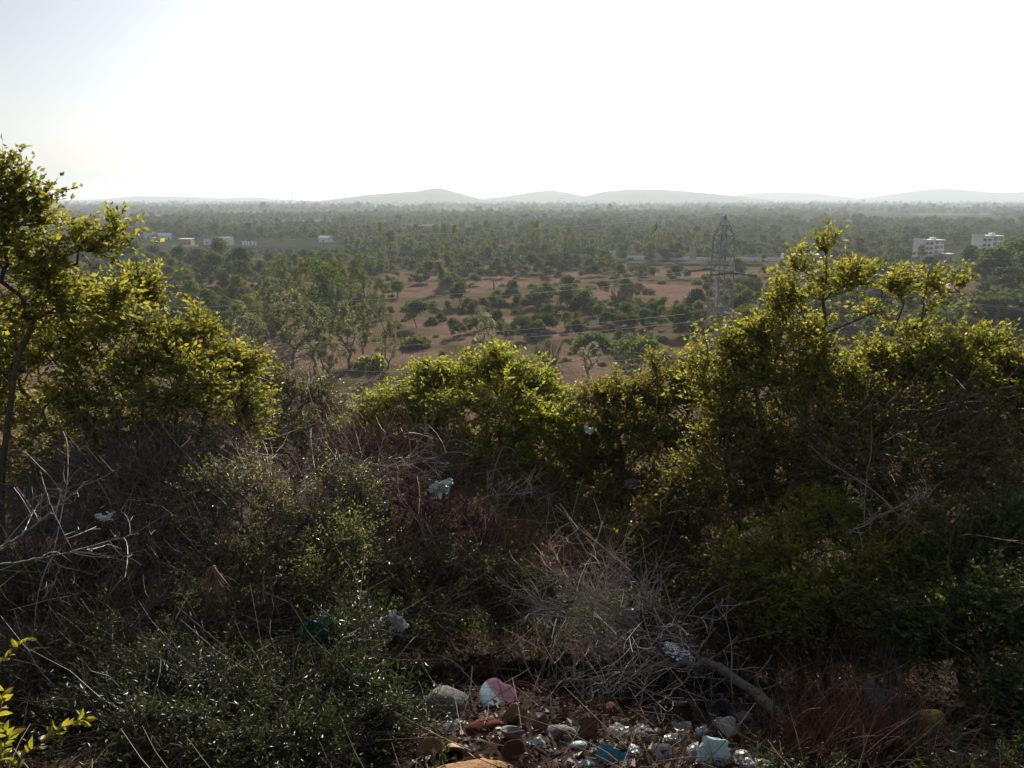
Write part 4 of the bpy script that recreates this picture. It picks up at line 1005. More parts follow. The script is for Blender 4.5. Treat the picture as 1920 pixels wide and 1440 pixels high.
shrub('leafy_shrub', 'dark olive shrub filling the left edge under the stick', 'shrub', B(60, 1250, 5.0),
      [lobe(40, 1120, 5.3, 110, 60, 1), lobe(200, 1080, 5.6, 120, 60, 1), lobe(330, 1050, 5.8, 100, 60, .9), lobe(120, 1220, 4.8, 120, 60, .9)],
      'leaf_dark', 33, tips=200, twigs=1300, k=9, ll=0.034, lw=0.016, tl=0.2, dead=1500, dead_mat='dead', dead_len=0.45)
# slope behind, mostly hidden: low scrub
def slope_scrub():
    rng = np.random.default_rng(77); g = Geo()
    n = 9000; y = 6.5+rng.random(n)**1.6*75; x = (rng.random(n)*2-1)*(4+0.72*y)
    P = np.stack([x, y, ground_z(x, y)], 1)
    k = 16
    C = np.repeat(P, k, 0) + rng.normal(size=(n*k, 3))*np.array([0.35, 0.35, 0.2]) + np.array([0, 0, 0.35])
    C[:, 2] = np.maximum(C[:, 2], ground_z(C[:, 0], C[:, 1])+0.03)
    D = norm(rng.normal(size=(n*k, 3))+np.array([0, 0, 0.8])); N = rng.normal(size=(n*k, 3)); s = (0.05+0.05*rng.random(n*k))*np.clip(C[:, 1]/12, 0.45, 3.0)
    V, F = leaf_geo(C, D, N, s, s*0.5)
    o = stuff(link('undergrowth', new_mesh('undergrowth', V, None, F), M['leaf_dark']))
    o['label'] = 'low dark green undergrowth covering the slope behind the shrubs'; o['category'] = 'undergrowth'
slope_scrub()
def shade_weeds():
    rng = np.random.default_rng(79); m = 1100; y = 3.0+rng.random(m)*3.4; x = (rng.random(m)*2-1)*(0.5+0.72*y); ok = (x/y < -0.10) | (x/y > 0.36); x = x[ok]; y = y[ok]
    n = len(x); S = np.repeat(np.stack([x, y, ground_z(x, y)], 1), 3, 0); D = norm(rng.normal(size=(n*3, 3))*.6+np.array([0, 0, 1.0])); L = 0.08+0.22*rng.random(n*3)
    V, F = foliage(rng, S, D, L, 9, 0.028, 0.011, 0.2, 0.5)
    o = stuff(link('undergrowth', new_mesh('undergrowth', V, None, F), M['leaf_shade'])); o['label'] = 'small dark weeds on the near soil either side of the trash'; o['category'] = 'undergrowth'  # weeds take the darkened leaf colour in place of real shade
shade_weeds()

def litter():
    """dead leaves and snapped twigs lying on the near slope"""
    rng = np.random.default_rng(78); n = 16000
    y = 2.6+rng.random(n)*9; x = (rng.random(n)*2-1)*(1+0.75*y)
    P = np.stack([x, y, ground_z(x, y)+0.005+0.03*rng.random(n)], 1)
    D = norm(rng.normal(size=(n, 3))*np.array([1, 1, 0.35])); N = norm(rng.normal(size=(n, 3))*0.5+np.array([0, -0.3, 1])); s = 0.025+0.05*rng.random(n)
    V, F = leaf_geo(P, D, N, s, s*0.55)
    o = stuff(link('leaf_litter', new_mesh('leaf_litter', V, None, F), M['litter'])); o['label'] = 'dead brown leaves covering the near soil'; o['category'] = 'litter'
    n = 3500; y = 2.8+rng.random(n)*8; x = (rng.random(n)*2-1)*(1+0.72*y)
    P = np.stack([x, y, ground_z(x, y)+0.02+0.05*rng.random(n)], 1)
    D = norm(rng.normal(size=(n, 3))*np.array([1, .8, 0.3])+np.array([0, 0, .15])); L = 0.1+0.5*rng.random(n)**2
    Pp, R = curve_tubes(rng, P, D, L, np.full(n, 0.003), np.full(n, 0.0015), 4, 0.2)
    V, F = tubes(Pp, R, 3)
    o = stuff(link('twig_litter', new_mesh('twig_litter', V, F), M['dead_brown'])); o['label'] = 'snapped dead twigs strewn over the near soil'; o['category'] = 'litter'
litter()

# ------------------------------------------------------------------ single branches and sticks
def stick(name, label, pts, r0, r1, mat='bark_grey', twigs=0, seed=0, tl=0.3, cat='branch', group=None, sub=None, tm='dead_pale'):
    """pts = [(px,py,d)]; a curved tapering branch with its side twigs"""
    rng = np.random.default_rng(seed)
    A = np.array([at(*p) for p in pts]); n = 28
    t = np.linspace(0, len(A)-1, n); i = np.clip(t.astype(int), 0, len(A)-2); u = (t-i)[:, None]
    A0 = A[np.maximum(i-1, 0)]; A1 = A[i]; A2 = A[i+1]; A3 = A[np.minimum(i+2, len(A)-1)]
    P = 0.5*((2*A1)+(-A0+A2)*u+(2*A0-5*A1+4*A2-A3)*u**2+(-A0+3*A1-3*A2+A3)*u**3)
    P += rng.normal(size=P.shape)*r0*0.35
    e = thing(name, label, cat, P[0], group)
    g = Geo(); g.add(*tubes([P], [np.linspace(r0, r1, n)*(1+0.12*rng.normal(size=n))], 8)); link('limb', g.mesh('limb', True, origin=P[0]), M[mat], e)
    for s in (sub or []):
        Q = np.array([at(*p) for p in s[0]]); m = 14; tt = np.linspace(0, len(Q)-1, m)
        q = np.stack([np.interp(tt, np.arange(len(Q)), Q[:, c]) for c in range(3)], 1) + rng.normal(size=(m, 3))*0.008
        g = Geo(); g.add(*tubes([q], [np.linspace(s[1], s[1]*0.3, m)], 6)); link('side_branch', g.mesh('side_branch', True, origin=P[0]), M[mat], e)
        P = np.concatenate([P, q])
    if twigs:
        ii = rng.integers(2, len(P)-1, twigs); dv = norm(P[ii]-P[ii-1])
        D = norm(dv*0.6+rng.normal(size=(twigs, 3))*0.8+np.array([0, -0.1, 0.1])); L = tl*(0.4+rng.random(twigs))
        Q, R = curve_tubes(rng, P[ii], D, L, np.full(twigs, 0.0042), np.full(twigs, 0.0018), 6, 0.25, 0.05)
        g = Geo(); g.add(*tubes(Q, R, 4))
        # finer twigs on the twigs
        m2 = twigs*4; jj = rng.integers(0, twigs, m2); kk = rng.integers(2, 6, m2)
        S2 = Q[jj, kk]; D2 = norm((Q[jj, kk]-Q[jj, kk-1])/np.maximum(np.linalg.norm(Q[jj, kk]-Q[jj, kk-1], axis=1, keepdims=True), 1e-6)*0.7+rng.normal(size=(m2, 3))*0.7)
        Q2, R2 = curve_tubes(rng, S2, D2, L[jj]*(0.3+0.4*rng.random(m2)), np.full(m2, 0.0022), np.full(m2, 0.0012), 4, 0.25, 0.05)
        g.add(*tubes(Q2, R2, 3))
        stuff(link('twigs', g.mesh('twigs', origin=e.location), M[tm], e))
    return e

stick('fallen_branch', 'large grey fallen branch with many twigs lying across the trash', [(1500, 1372, 4.15), (1440, 1320, 4.45), (1370, 1268, 4.75), (1338, 1248, 4.85), (1280, 1246, 4.95), (1210, 1248, 5.0), (1170, 1266, 4.95), (1080, 1277, 4.95), (1010, 1285, 5.0)], 0.040, 0.009, 'bark_grey', 120, 41, 0.34, sub=[
    ([(1205, 1250, 5.0), (1150, 1252, 5.05), (1120, 1190, 5.3), (1080, 1150, 5.5), (1040, 1110, 5.7)], 0.013), ([(1190, 1255, 5.0), (1140, 1272, 4.9), (1105, 1295, 4.75), (1100, 1340, 4.6), (1080, 1370, 4.5)], 0.009),
    ([(1300, 1250, 4.9), (1270, 1295, 4.7), (1235, 1320, 4.6), (1195, 1330, 4.55)], 0.008), ([(1260, 1247, 4.95), (1190, 1180, 5.35), (1150, 1120, 5.7), (1140, 1070, 5.9)], 0.009),
    ([(1240, 1247, 4.95), (1150, 1210, 5.2), (1090, 1180, 5.4), (1040, 1200, 5.4), (1000, 1160, 5.5)], 0.008), ([(1180, 1262, 4.95), (1130, 1310, 4.7), (1040, 1330, 4.7)], 0.007), ([(1330, 1250, 4.85), (1250, 1180, 5.2), (1200, 1100, 5.6)], 0.008)])
stick('dead_branch', 'fan of pale leafless twigs standing behind the fallen branch', [(1260, 1240, 5.3), (1200, 1190, 5.5), (1120, 1120, 5.7), (1060, 1080, 5.9)], 0.012, 0.004, 'bark_grey', 260, 42, 0.42, sub=[([(1230, 1215, 5.4), (1210, 1130, 5.7), (1165, 1050, 6.0)], 0.008), ([(1180, 1170, 5.5), (1090, 1160, 5.6), (1000, 1130, 5.7)], 0.007)], tm='dead_pale')
stick('bare_pole', 'long pale stick slanting up out of the left edge', [(-40, 1052, 4.6), (60, 988, 5.0), (165, 903, 5.5)], 0.011, 0.007, 'bark_grey', 10, 43, 0.3)
stick('bare_pole', 'long curved pale stick below the slanting stick at left', [(-40, 1060, 4.4), (40, 1054, 4.6), (150, 1030, 4.9), (260, 1000, 5.3)], 0.009, 0.004, 'bark_grey', 14, 44, 0.3)
stick('dead_branch', 'thin straight twig crossing the slanting stick at left', [(75, 885, 5.3), (100, 960, 5.0), (140, 1040, 4.8)], 0.005, 0.003, 'bark_grey', 8, 45, 0.2)
stick('dead_branch', 'dark diagonal stick in the shade at lower left', [(30, 1440, 3.9), (150, 1290, 4.4), (250, 1180, 4.8), (330, 1085, 5.2)], 0.014, 0.006, 'bark', 16, 46, 0.4, tm='dead_brown')
stick('dead_branch', 'second dark diagonal stick right of the first at lower left', [(170, 1260, 4.4), (240, 1200, 4.7), (300, 1095, 5.0)], 0.012, 0.006, 'bark', 8, 47, 0.3, tm='dead_brown')
stick('dead_branch', 'short white bleached twig at the left below the curved stick', [(78, 1125, 4.6), (98, 1098, 4.7), (115, 1060, 4.8)], 0.006, 0.003, 'bark_grey', 4, 48, 0.1)
stick('dead_branch', 'pale arched twigs left of the torn white bag', [(560, 860, 7.0), (660, 880, 7.0), (730, 875, 7.0), (800, 900, 7.0)], 0.007, 0.004, 'bark_grey', 60, 49, 0.5, tm='dead_pale')
stick('dead_branch', 'thin bare branch under the middle tree beside the torn bag', [(900, 935, 6.9), (960, 925, 7.0), (1010, 938, 7.1)], 0.006, 0.003, 'bark_grey', 20, 50, 0.3)
stick('dead_branch', 'grey bent branch in the dark green bush on the right', [(1590, 1000, 5.3), (1640, 970, 5.4), (1710, 940, 5.6), (1740, 935, 5.6)], 0.009, 0.004, 'bark_grey', 18, 51, 0.3)
stick('dead_branch', 'thin upright branch right of the foil packet', [(1260, 1230, 5.2), (1300, 1170, 5.3), (1258, 1145, 5.4), (1255, 1190, 5.3)], 0.006, 0.003, 'bark_grey', 10, 52, 0.2)
stick('dead_branch', 'arched straw coloured stem over the lower right bush', [(1660, 1320, 4.3), (1700, 1298, 4.4), (1760, 1298, 4.4), (1800, 1312, 4.4)], 0.004, 0.002, 'bark_grey', 0, 53)
stick('dead_branch', 'slanting brown stem at the bottom right beside the yellow pouch', [(1750, 1420, 3.7), (1800, 1370, 3.9), (1850, 1330, 4.1)], 0.006, 0.003, 'bark', 8, 54, 0.2, tm='dead_brown')
stick('leafy_sprig', 'single long leafy stem crossing the dark lower left', [(480, 1270, 4.2), (420, 1215, 4.4), (370, 1170, 4.5), (332, 1138, 4.6)], 0.0035, 0.002, 'bark', 0, 55, cat='sprig')

# long thin stems crossing the brush
def loose_stems():
    rng = np.random.default_rng(91); n = 110
    px = rng.random(n)*1920; py = 760+rng.random(n)*560
    d = 8.6-(py-760)/560*4.4
    S = np.array([at(a, b, c) for a, b, c in zip(px, py, d)])
    D = norm(rng.normal(size=(n, 3))*np.array([1, .5, .8])+np.array([0, 0, 0.3])); L = 0.25+0.45*rng.random(n)
    P, R = curve_tubes(rng, S, D, L, 0.002+0.003*rng.random(n), np.full(n, 0.0015), 7, 0.22, 0.1)
    P[:, :, 2] = np.maximum(P[:, :, 2], ground_z(P[:, :, 0], P[:, :, 1])+0.02)
    V, F = tubes(P, R, 4)
    o = stuff(link('dry_stems', new_mesh('dry_stems', V, F), M['dead_pale'])); o['label'] = 'loose dry stems sticking through the brush everywhere'; o['category'] = 'stems'
loose_stems()

# dry grass bottom right
def dry_grass(name, label, spots, seed, n, h, mat):
    rng = np.random.default_rng(seed)
    C = np.array([at(*s) for s in spots]); base = C.mean(0); base[2] = ground_z(base[0], base[1])
    k = rng.integers(0, len(C), n); S = C[k] + rng.normal(size=(n, 3))*np.array([0.12, 0.12, 0]); S[:, 2] = ground_z(S[:, 0], S[:, 1])-0.01
    D = norm(rng.normal(size=(n, 3))*np.array([.32, .32, 0])+np.array([0, 0, 1.0])); L = h*(0.4+0.7*rng.random(n))
    P, R = curve_tubes(rng, S, D, L, np.full(n, 0.0022), np.full(n, 0.0009), 6, 0.18, 0.15)
    V, F = tubes(P, R, 3)
    e = thing(name, label, 'grass', base)
    stuff(link('blades', new_mesh('blades', V-base, F), M[mat], e))
M['straw'] = leaf_mat('dry_straw', [(0.09, 0.055, 0.042), (0.15, 0.098, 0.075), (0.24, 0.165, 0.125)], 0.3, 0.6, 0.3, (1, 1, 1))
dry_grass('dry_grass_tuft', 'reddish dry grass tuft at the bottom right of the trash', [(1560, 1440, 3.5), (1620, 1440, 3.5), (1690, 1440, 3.5), (1600, 1400, 3.8), (1660, 1390, 3.8)], 61, 650, 0.5, 'straw')
dry_grass('dry_grass_tuft', 'thin dry stems standing right of the fallen branch', [(1500, 1400, 3.9), (1540, 1370, 4.0), (1480, 1430, 3.7)], 62, 260, 0.6, 'straw')
dry_grass('dry_grass_tuft', 'small dry grass tuft in front of the pale blue box', [(1300, 1440, 3.5), (1380, 1445, 3.4), (1260, 1445, 3.5)], 63, 260, 0.12, 'straw')

# near sprig with large leaves, bottom left
def near_sprig(label, stem, seed, n, ll):
    rng = np.random.default_rng(seed); A = np.array([at(*p) for p in stem])
    tt = np.linspace(0, len(A)-1, 24); P = np.stack([np.interp(tt, np.arange(len(A)), A[:, c]) for c in range(3)], 1)
    e = thing('leafy_sprig', label, 'sprig', P[0])
    g = Geo(); g.add(*tubes([P], [np.linspace(0.004, 0.0015, 24)], 6)); link('stem', g.mesh('stem', True, origin=P[0]), M['bark'], e)
    protos = []
    for i in range(4):
        V, F = leaf_geo(np.zeros((1, 3)), np.array([[1.0, 0, 0]]), np.array([[0, 0.2*(i-1.5), 1.0]]), np.array([1.0]), np.array([0.44]), 0.22, big=True)
        protos.append(new_mesh('leaf', V, None, F)); protos[-1].materials.append(M['leaf_yellow_big'])
    for i in range(n):
        u = 3+int((20*(i+0.5))/n); p = P[u]; d = norm(P[u]-P[u-1])
        D = norm(d*0.7+norm(rng.normal(size=3))*0.9+np.array([0, 0, 0.25])); N = norm(np.array([0, -0.5, 0.7])+rng.normal(size=3)*0.6)
        Y = norm(np.cross(N, D)); Z = np.cross(D, Y)
        o = link('leaf', protos[i % 4], None, e); s = ll*(0.6+0.6*rng.random())
        m = Matrix([[D[0]*s, Y[0]*s, Z[0]*s, p[0]-P[0][0]], [D[1]*s, Y[1]*s, Z[1]*s, p[1]-P[0][1]], [D[2]*s, Y[2]*s, Z[2]*s, p[2]-P[0][2]], [0, 0, 0, 1]]); o.matrix_local = m
M['leaf_yellow_big'] = leaf_mat('leaf_yellow_near', [(0.17, 0.18, 0.03), (0.22, 0.22, 0.035), (0.27, 0.25, 0.05)], 0.5, 0.4, 0.4, obj_rand=0.9)
near_sprig('bright sprig of large yellow leaves in the lower left corner', [(20, 1475, 2.0), (40, 1420, 2.05), (90, 1385, 2.1), (125, 1360, 2.15), (165, 1345, 2.2)], 71, 30, 0.045)
near_sprig('short bright sprig hugging the left edge above the corner sprig', [(-50, 1420, 2.1), (-20, 1360, 2.1), (0, 1330, 2.15), (10, 1290, 2.2)], 72, 16, 0.042)
near_sprig('thin bright sprig touching the left edge beside the diagonal stick', [(-60, 1300, 2.4), (-20, 1255, 2.4), (15, 1230, 2.45), (52, 1196, 2.5)], 73, 18, 0.035)
near_sprig('leafy low corner sprig at the very bottom left', [(-30, 1460, 1.9), (0, 1420, 1.95), (15, 1385, 2.0), (10, 1370, 2.0)], 74, 14, 0.045)
# ------------------------------------------------------------------ trash and stones on the near slope
def on_slope(px, py, lift=0.0):
    lo = 1.2
    for k in range(1400):
        d = lo + k*0.01; p = at(px, py, d)
        if p[2] <= float(ground_z(p[0], p[1])) + lift: return p
    return at(px, py, 6.0)

def put(o, px, py, sink=0.0, d=None):
    p = at(px, py, d) if d else on_slope(px, py)
    o.location = (p[0], p[1], p[2]-sink); return o

def crumple(name, seed, sub=3, amp=0.35, freq=2.2, flat=(1, 1, 0.45), sharp=True):
    """a crumpled closed skin: ball folded by ridged noise"""
    bm = bmesh.new(); bmesh.ops.create_icosphere(bm, subdivisions=sub, radius=1.0)
    off = Vector((seed*3.7, seed*1.3, seed*2.1))
    for v in bm.verts:
        n = v.co.normalized()
        a = mnoise.noise(n*freq+off); b = abs(mnoise.noise(n*freq*2.1+off*1.7)); c = mnoise.noise(n*freq*5+off)
        r = 1 + amp*a + amp*0.9*(0.35-b) + amp*0.25*c
        v.co = Vector((n.x*flat[0], n.y*flat[1], n.z*flat[2]))*r
    me = bpy.data.meshes.new(name)
    if not sharp:
        for f in bm.faces: f.smooth = True
    bm.to_mesh(me); bm.free(); return me

def sheet(name, seed, nx=14, ny=10, w=1.0, h=0.7, amp=0.12, torn=0.0):
    """a crumpled torn piece of film or paper with real thickness"""
    rng = np.random.default_rng(seed); bm = bmesh.new(); off = Vector((seed*2.3, seed*5.1, 0.7*seed)); V = {}
    for i in range(nx):
        for j in range(ny):
            x = (i/(nx-1)-.5)*w; y = (j/(ny-1)-.5)*h; q = Vector((x*2.6/w, y*2.6/w, 0))+off
            z = amp*(mnoise.noise(q)*1.2+0.5*abs(mnoise.noise(q*2.7))+0.2*mnoise.noise(q*6))
            edge = 0.10*w*mnoise.noise(Vector((i*.6+seed, j*.6, 3.3)))
            V[i, j] = bm.verts.new((x+edge, y+edge*0.7, z))
    for i in range(nx-1):
        for j in range(ny-1):
            e = min(i, j, nx-2-i, ny-2-j)
            if torn and rng.random() < torn*(1.6 if e == 0 else 0.5 if e == 1 else 0.12): continue
            bm.faces.new((V[i, j], V[i+1, j], V[i+1, j+1], V[i, j+1]))
    bmesh.ops.delete(bm, geom=[v for v in bm.verts if not v.link_faces], context='VERTS')
    bmesh.ops.solidify(bm, geom=bm.faces[:], thickness=0.004*w)
    me = bpy.data.meshes.new(name); bm.to_mesh(me); bm.free(); return me

def lathe(name, prof, n=28, wob=0.0, seed=0, arc=1.0):
    rng = np.random.default_rng(seed); g = []; P = np.array(prof, float); k = len(P)
    m = n if arc >= 1 else n+1
    a = np.arange(m)*2*PI*arc/n; w = 1+wob*np.sin(a*3+seed)+wob*0.7*np.sin(a*5+seed*2)
    V = np.stack([P[:, 0][:, None]*np.cos(a)*w, P[:, 0][:, None]*np.sin(a)*w, np.broadcast_to(P[:, 1][:, None], (k, m))+wob*0.5*P[:, 0][:, None]*np.sin(a*2+seed)], -1)
    idx = np.arange(k*m).reshape(k, m)
    if arc >= 1: F = np.stack([idx[:-1], np.roll(idx[:-1], -1, 1), np.roll(idx[1:], -1, 1), idx[1:]], -1).reshape(-1, 4)
    else: F = np.stack([idx[:-1, :-1], idx[:-1, 1:], idx[1:, 1:], idx[1:, :-1]], -1).reshape(-1, 4)
    return new_mesh(name, V.reshape(-1, 3), F, smooth=True)

def bowl_profile(r, h, t=0.004):
    out = [(0.001, 0), (r*0.45, 0.0), (r*0.62, h*0.08), (r*0.85, h*0.55), (r, h), (r*1.02, h+t)]
    inn = [(r*1.0, h+t*1.2), (r*0.98-t, h), (r*0.83-t, h*0.57), (r*0.60-t, h*0.08+t), (r*0.44, t), (0.001, t)]
    return out+inn

M['paper'] = noise_mat('paper_white', (0.42, 0.50, 0.60), (0.62, 0.70, 0.78), 10, 0.6, 0.3)
M['paper_lilac'] = noise_mat('paper_lilac', (0.36, 0.25, 0.34), (0.50, 0.36, 0.46), 14, 0.6, 0.3)
M['paper_band'] = noise_mat('paper_band', (0.65, 0.52, 0.38), (0.85, 0.75, 0.60), 60, 0.6, 0.3, c2=(0.45, 0.30, 0.32))
M['leaf_bowl'] = noise_mat('areca_bowl', (0.22, 0.15, 0.075), (0.36, 0.26, 0.14), 18, 0.7, 0.3, 0.2)
M['clay'] = noise_mat('clay_red', (0.10, 0.048, 0.03), (0.17, 0.08, 0.05), 14, 0.85, 0.2, 0.3)
M['grey_bowl'] = noise_mat('grey_bowl', (0.12, 0.11, 0.115), (0.22, 0.20, 0.20), 16, 0.8, 0.2, 0.2)
M['rock_orange'] = noise_mat('rock_orange', (0.20, 0.10, 0.05), (0.34, 0.19, 0.10), 9, 0.9, 0.2, 0.6)
M['rock_grey'] = noise_mat('rock_grey', (0.10, 0.095, 0.095), (0.19, 0.18, 0.175), 9, 0.9, 0.2, 0.6)
M['husk'] = noise_mat('coir_husk', (0.11, 0.05, 0.028), (0.21, 0.10, 0.055), 26, 0.95, 0.1, 0.8)
M['white_plastic'] = plastic_mat('plastic_white', (0.50, 0.54, 0.56), 0.35, 1.0, 0.35)
M['blue_plastic'] = plastic_mat('plastic_pale_blue', (0.50, 0.66, 0.72), 0.35, 1.0, 0.3)
M['cyan_plastic'] = plastic_mat('plastic_cyan', (0.09, 0.32, 0.40), 0.35, 1.0, 0.3)
M['green_plastic'] = plastic_mat('plastic_green', (0.035, 0.12, 0.085), 0.4, 1.0, 0.35)
M['clear_plastic'] = plastic_mat('plastic_clear', (0.42, 0.44, 0.45), 0.2, 0.55, 0.3)
M['grey_plastic'] = plastic_mat('plastic_grey', (0.30, 0.32, 0.34), 0.35, 1.0, 0.35)
M['foil'] = noise_mat('foil_silver', (0.55, 0.58, 0.62), (0.85, 0.87, 0.9), 20, 0.18, 0.6, metallic=0.9)
M['red_plastic'] = plastic_mat('plastic_red', (0.30, 0.03, 0.025), 0.4, 1.0, 0.2)
M['red_cloth'] = noise_mat('cloth_dark_red', (0.06, 0.014, 0.012), (0.11, 0.028, 0.024), 20, 0.9, 0.1, 0.3)
M['leopard'] = noise_mat('pouch_spotted', (0.05, 0.03, 0.015), (0.42, 0.27, 0.05), 38, 0.5, 0.4, c2=(0.55, 0.40, 0.10))
M['dry_stalk'] = noise_mat('dry_stalk', (0.12, 0.08, 0.06), (0.26, 0.18, 0.14), 12, 0.8, 0.2, 0.4)

def solo(name, label, cat, me, mat, px, py, size, rot=(0, 0, 0), sink=0.02, d=None, group=None):
    o = tag(link(name, me, M[mat]), label, cat, group); o.scale = (size,)*3 if np.isscalar(size) else size
    o.rotation_euler = rot; put(o, px, py, sink, d); return o

# folded paper plate facing the camera
def paper_plate():
    e = thing('paper_plate', 'white and lilac paper plate with a bite torn out, propped on the trash', 'plate')
    bm = bmesh.new(); n = 44; R = 0.105; rows = 9
    vs_ = {}
    cut = lambda a: 1.0 - 0.26*math.exp(-((a-1.0)/0.42)**2)
    for j in range(rows):
        for i in range(n):
            a = 2*PI*i/n; q = R*cut(a)*(j/(rows-1)); z = 0.012*max(0, (j/(rows-1)-0.7)/0.3)**2+0.012*abs(math.cos(a+0.5))*(j/(rows-1))
            vs_[j, i] = bm.verts.new((q*math.cos(a)*1.1, q*math.sin(a), z)) if j else None
    c = bm.verts.new((0, 0, 0))
    for i in range(n): bm.faces.new((c, vs_[1, i], vs_[1, (i+1) % n]))
    for j in range(1, rows-1):
        for i in range(n): bm.faces.new((vs_[j, i], vs_[j+1, i], vs_[j+1, (i+1) % n], vs_[j, (i+1) % n]))
    bmesh.ops.solidify(bm, geom=bm.faces[:], thickness=0.002)
    for f in bm.faces:
        m_ = f.calc_center_median(); u = m_.x*0.82+m_.y*0.57
        f.material_index = 1 if u > 0.0 else 0
    me = bpy.data.meshes.new('plate'); bm.to_mesh(me); bm.free(); me.materials.append(M['paper']); me.materials.append(M['paper_lilac'])
    link('plate', me, None, e)
    g = Geo(); t = np.linspace(-0.105, 0.085, 15); dirv = np.array([-0.57, 0.82]); nv = np.array([0.82, 0.57]); V = []; F = []
    for i, k in enumerate(t):
        for s_ in (-1, 1):
            w = 0.010*(1+0.35*math.sin(i*2.1)); p = dirv*k*-1.0 + nv*s_*w; rr = math.hypot(p[0], p[1])
            V.append((p[0], p[1], 0.011+0.012*abs(math.cos(math.atan2(p[1], p[0])+0.5))*rr/0.12))
    F = [[2*i, 2*i+1, 2*i+3, 2*i+2] for i in range(14)]; g.add(V, F)
    bm = bmesh.new(); me = g.mesh('band'); bm.from_mesh(me); bmesh.ops.solidify(bm, geom=bm.faces[:], thickness=0.002); bm.to_mesh(me); bm.free()
    link('band', me, M['paper_band'], e)
    e.rotation_euler = (math.radians(48), 0, math.radians(8)); put(e, 932, 1318); e.location.z += 0.06
paper_plate()

def bowl(name, label, mat, px, py, r, h, rot, seed, wob=0.05, arc=1.0, d=None, lift=0.02, cat='bowl', group=None):
    o = tag(link(name, lathe(name, bowl_profile(r, h), 28, wob, seed, arc), M[mat]), label, cat, group)
    o.rotation_euler = rot; put(o, px, py, -lift, d); return o
R_ = math.radians
bowl('leaf_bowl', 'beige leaf bowl at the left end of the trash', 'leaf_bowl', 806, 1412, 0.068, 0.035, (R_(55), R_(-18), 0.4), 1)
bowl('leaf_bowl', 'beige leaf bowl right beside the leftmost one', 'leaf_bowl', 850, 1410, 0.066, 0.035, (R_(120), R_(10), 0.2), 2, lift=0.04)
bowl('leaf_bowl', 'olive beige bowl below the paper plate', 'leaf_bowl', 966, 1352, 0.072, 0.04, (R_(50), 0, 0.1), 3)
bowl('clay_bowl', 'broken grey bowl under the olive beige bowl', 'grey_bowl', 962, 1390, 0.07, 0.045, (R_(-18), R_(15), 0.7), 4, 0.06, 0.8)
bowl('clay_bowl', 'broken brown bowl with pale rim at the bottom of the trash', 'clay', 960, 1424, 0.068, 0.045, (R_(35), R_(8), 0.3), 5, 0.07, 0.85)
bowl('plastic_cup', 'white plastic cup lying on its side among the trash', 'white_plastic', 1372, 1392, 0.055, 0.075, (R_(-70), R_(35), 0.4), 6, 0.01, lift=0.05, cat='cup')
bowl('glass_bowl', 'small grey green bowl below the white cup', 'grey_plastic', 1388, 1424, 0.055, 0.05, (R_(160), 0, 0.4), 7, 0.02, lift=0.05)
bowl('plastic_tub', 'grey plastic tub with a round dark mouth right of the clay shard', 'grey_plastic', 1348, 1338, 0.085, 0.13, (R_(62), R_(22), -0.3), 8, 0.03, lift=0.03, cat='tub')
bowl('coconut_shell', 'brown coconut shell above the paper plate', 'husk', 958, 1290, 0.07, 0.075, (R_(75), R_(10), 0.2), 9, 0.05, lift=0.03, cat='coconut')

def tray(label, mat, px, py, w, h, rot, lift=0.03, name='plastic_tray'):
    bm = bmesh.new(); bmesh.ops.create_grid(bm, x_segments=10, y_segments=8, size=0.5)
    for v in bm.verts:
        x, y = v.co.x, v.co.y; e = max(abs(x), abs(y)); v.co.z = 0.18 if e > 0.46 else (0.14 if e > 0.38 else 0.0)
        k = 1.0 - 0.06*(abs(x) > .46 and abs(y) > .46); v.co.x *= w*k; v.co.y *= h*k; v.co.z *= 0.8*w
        v.co.z += 0.02*w*mnoise.noise(Vector((x*6, y*6, px)))
    bmesh.ops.solidify(bm, geom=bm.faces[:], thickness=0.002)
    me = bpy.data.meshes.new(name); bm.to_mesh(me); bm.free()
    o = tag(link(name, me, M[mat]), label, 'tray'); o.rotation_euler = rot; put(o, px, py, -lift); return o
tray('small white food tray at the bottom of the trash', 'white_plastic', 1240, 1420, 0.10, 0.08, (R_(35), R_(-8), -0.2))
tray('clear plastic tray at the right end of the trash', 'clear_plastic', 1434, 1410, 0.10, 0.07, (R_(42), R_(-20), 0.5))
def crushed_box():
    bm = bmesh.new(); bmesh.ops.create_cube(bm, size=1.0); bmesh.ops.subdivide_edges(bm, edges=bm.edges[:], cuts=5, use_grid_fill=True)
    for v in bm.verts:
        c = v.co.copy(); n = mnoise.noise_vector(c*2.3+Vector((4, 1, 7)))
        v.co = Vector((c.x*(0.16-0.03*(c.z > .2)), c.y*0.075*(1.0-0.35*(c.z+.5)), c.z*0.15)) + n*0.013
    me = bpy.data.meshes.new('paper_box'); bm.to_mesh(me); bm.free(); return me
solo('paper_box', 'pale blue crushed paper box at the bottom of the trash', 'box', crushed_box(), 'blue_plastic', 1338, 1430, 1.0, (R_(-28), R_(24), 0.35), -0.05)
solo('wrapper', 'bright cyan plastic wrapper at the bottom edge', 'wrapper', sheet('wrapper', 13, 14, 9, 1, .6, .16), 'cyan_plastic', 1146, 1430, 0.17, (R_(40), R_(10), -0.5), -0.03)
solo('plastic_bag', 'clear crumpled plastic bag left of the white tray', 'bag', crumple('plastic_bag', 14, 3, 0.5, 2.6, (1, .7, .6)), 'clear_plastic', 1204, 1380, 0.065, (.4, .2, .6), -0.02)
solo('plastic_bag', 'grey clear plastic bag right of the clay slab', 'bag', crumple('plastic_bag', 15, 3, 0.5, 2.8, (1, .8, .6)), 'clear_plastic', 1160, 1378, 0.07, (.2, .4, 1.6), -0.02)
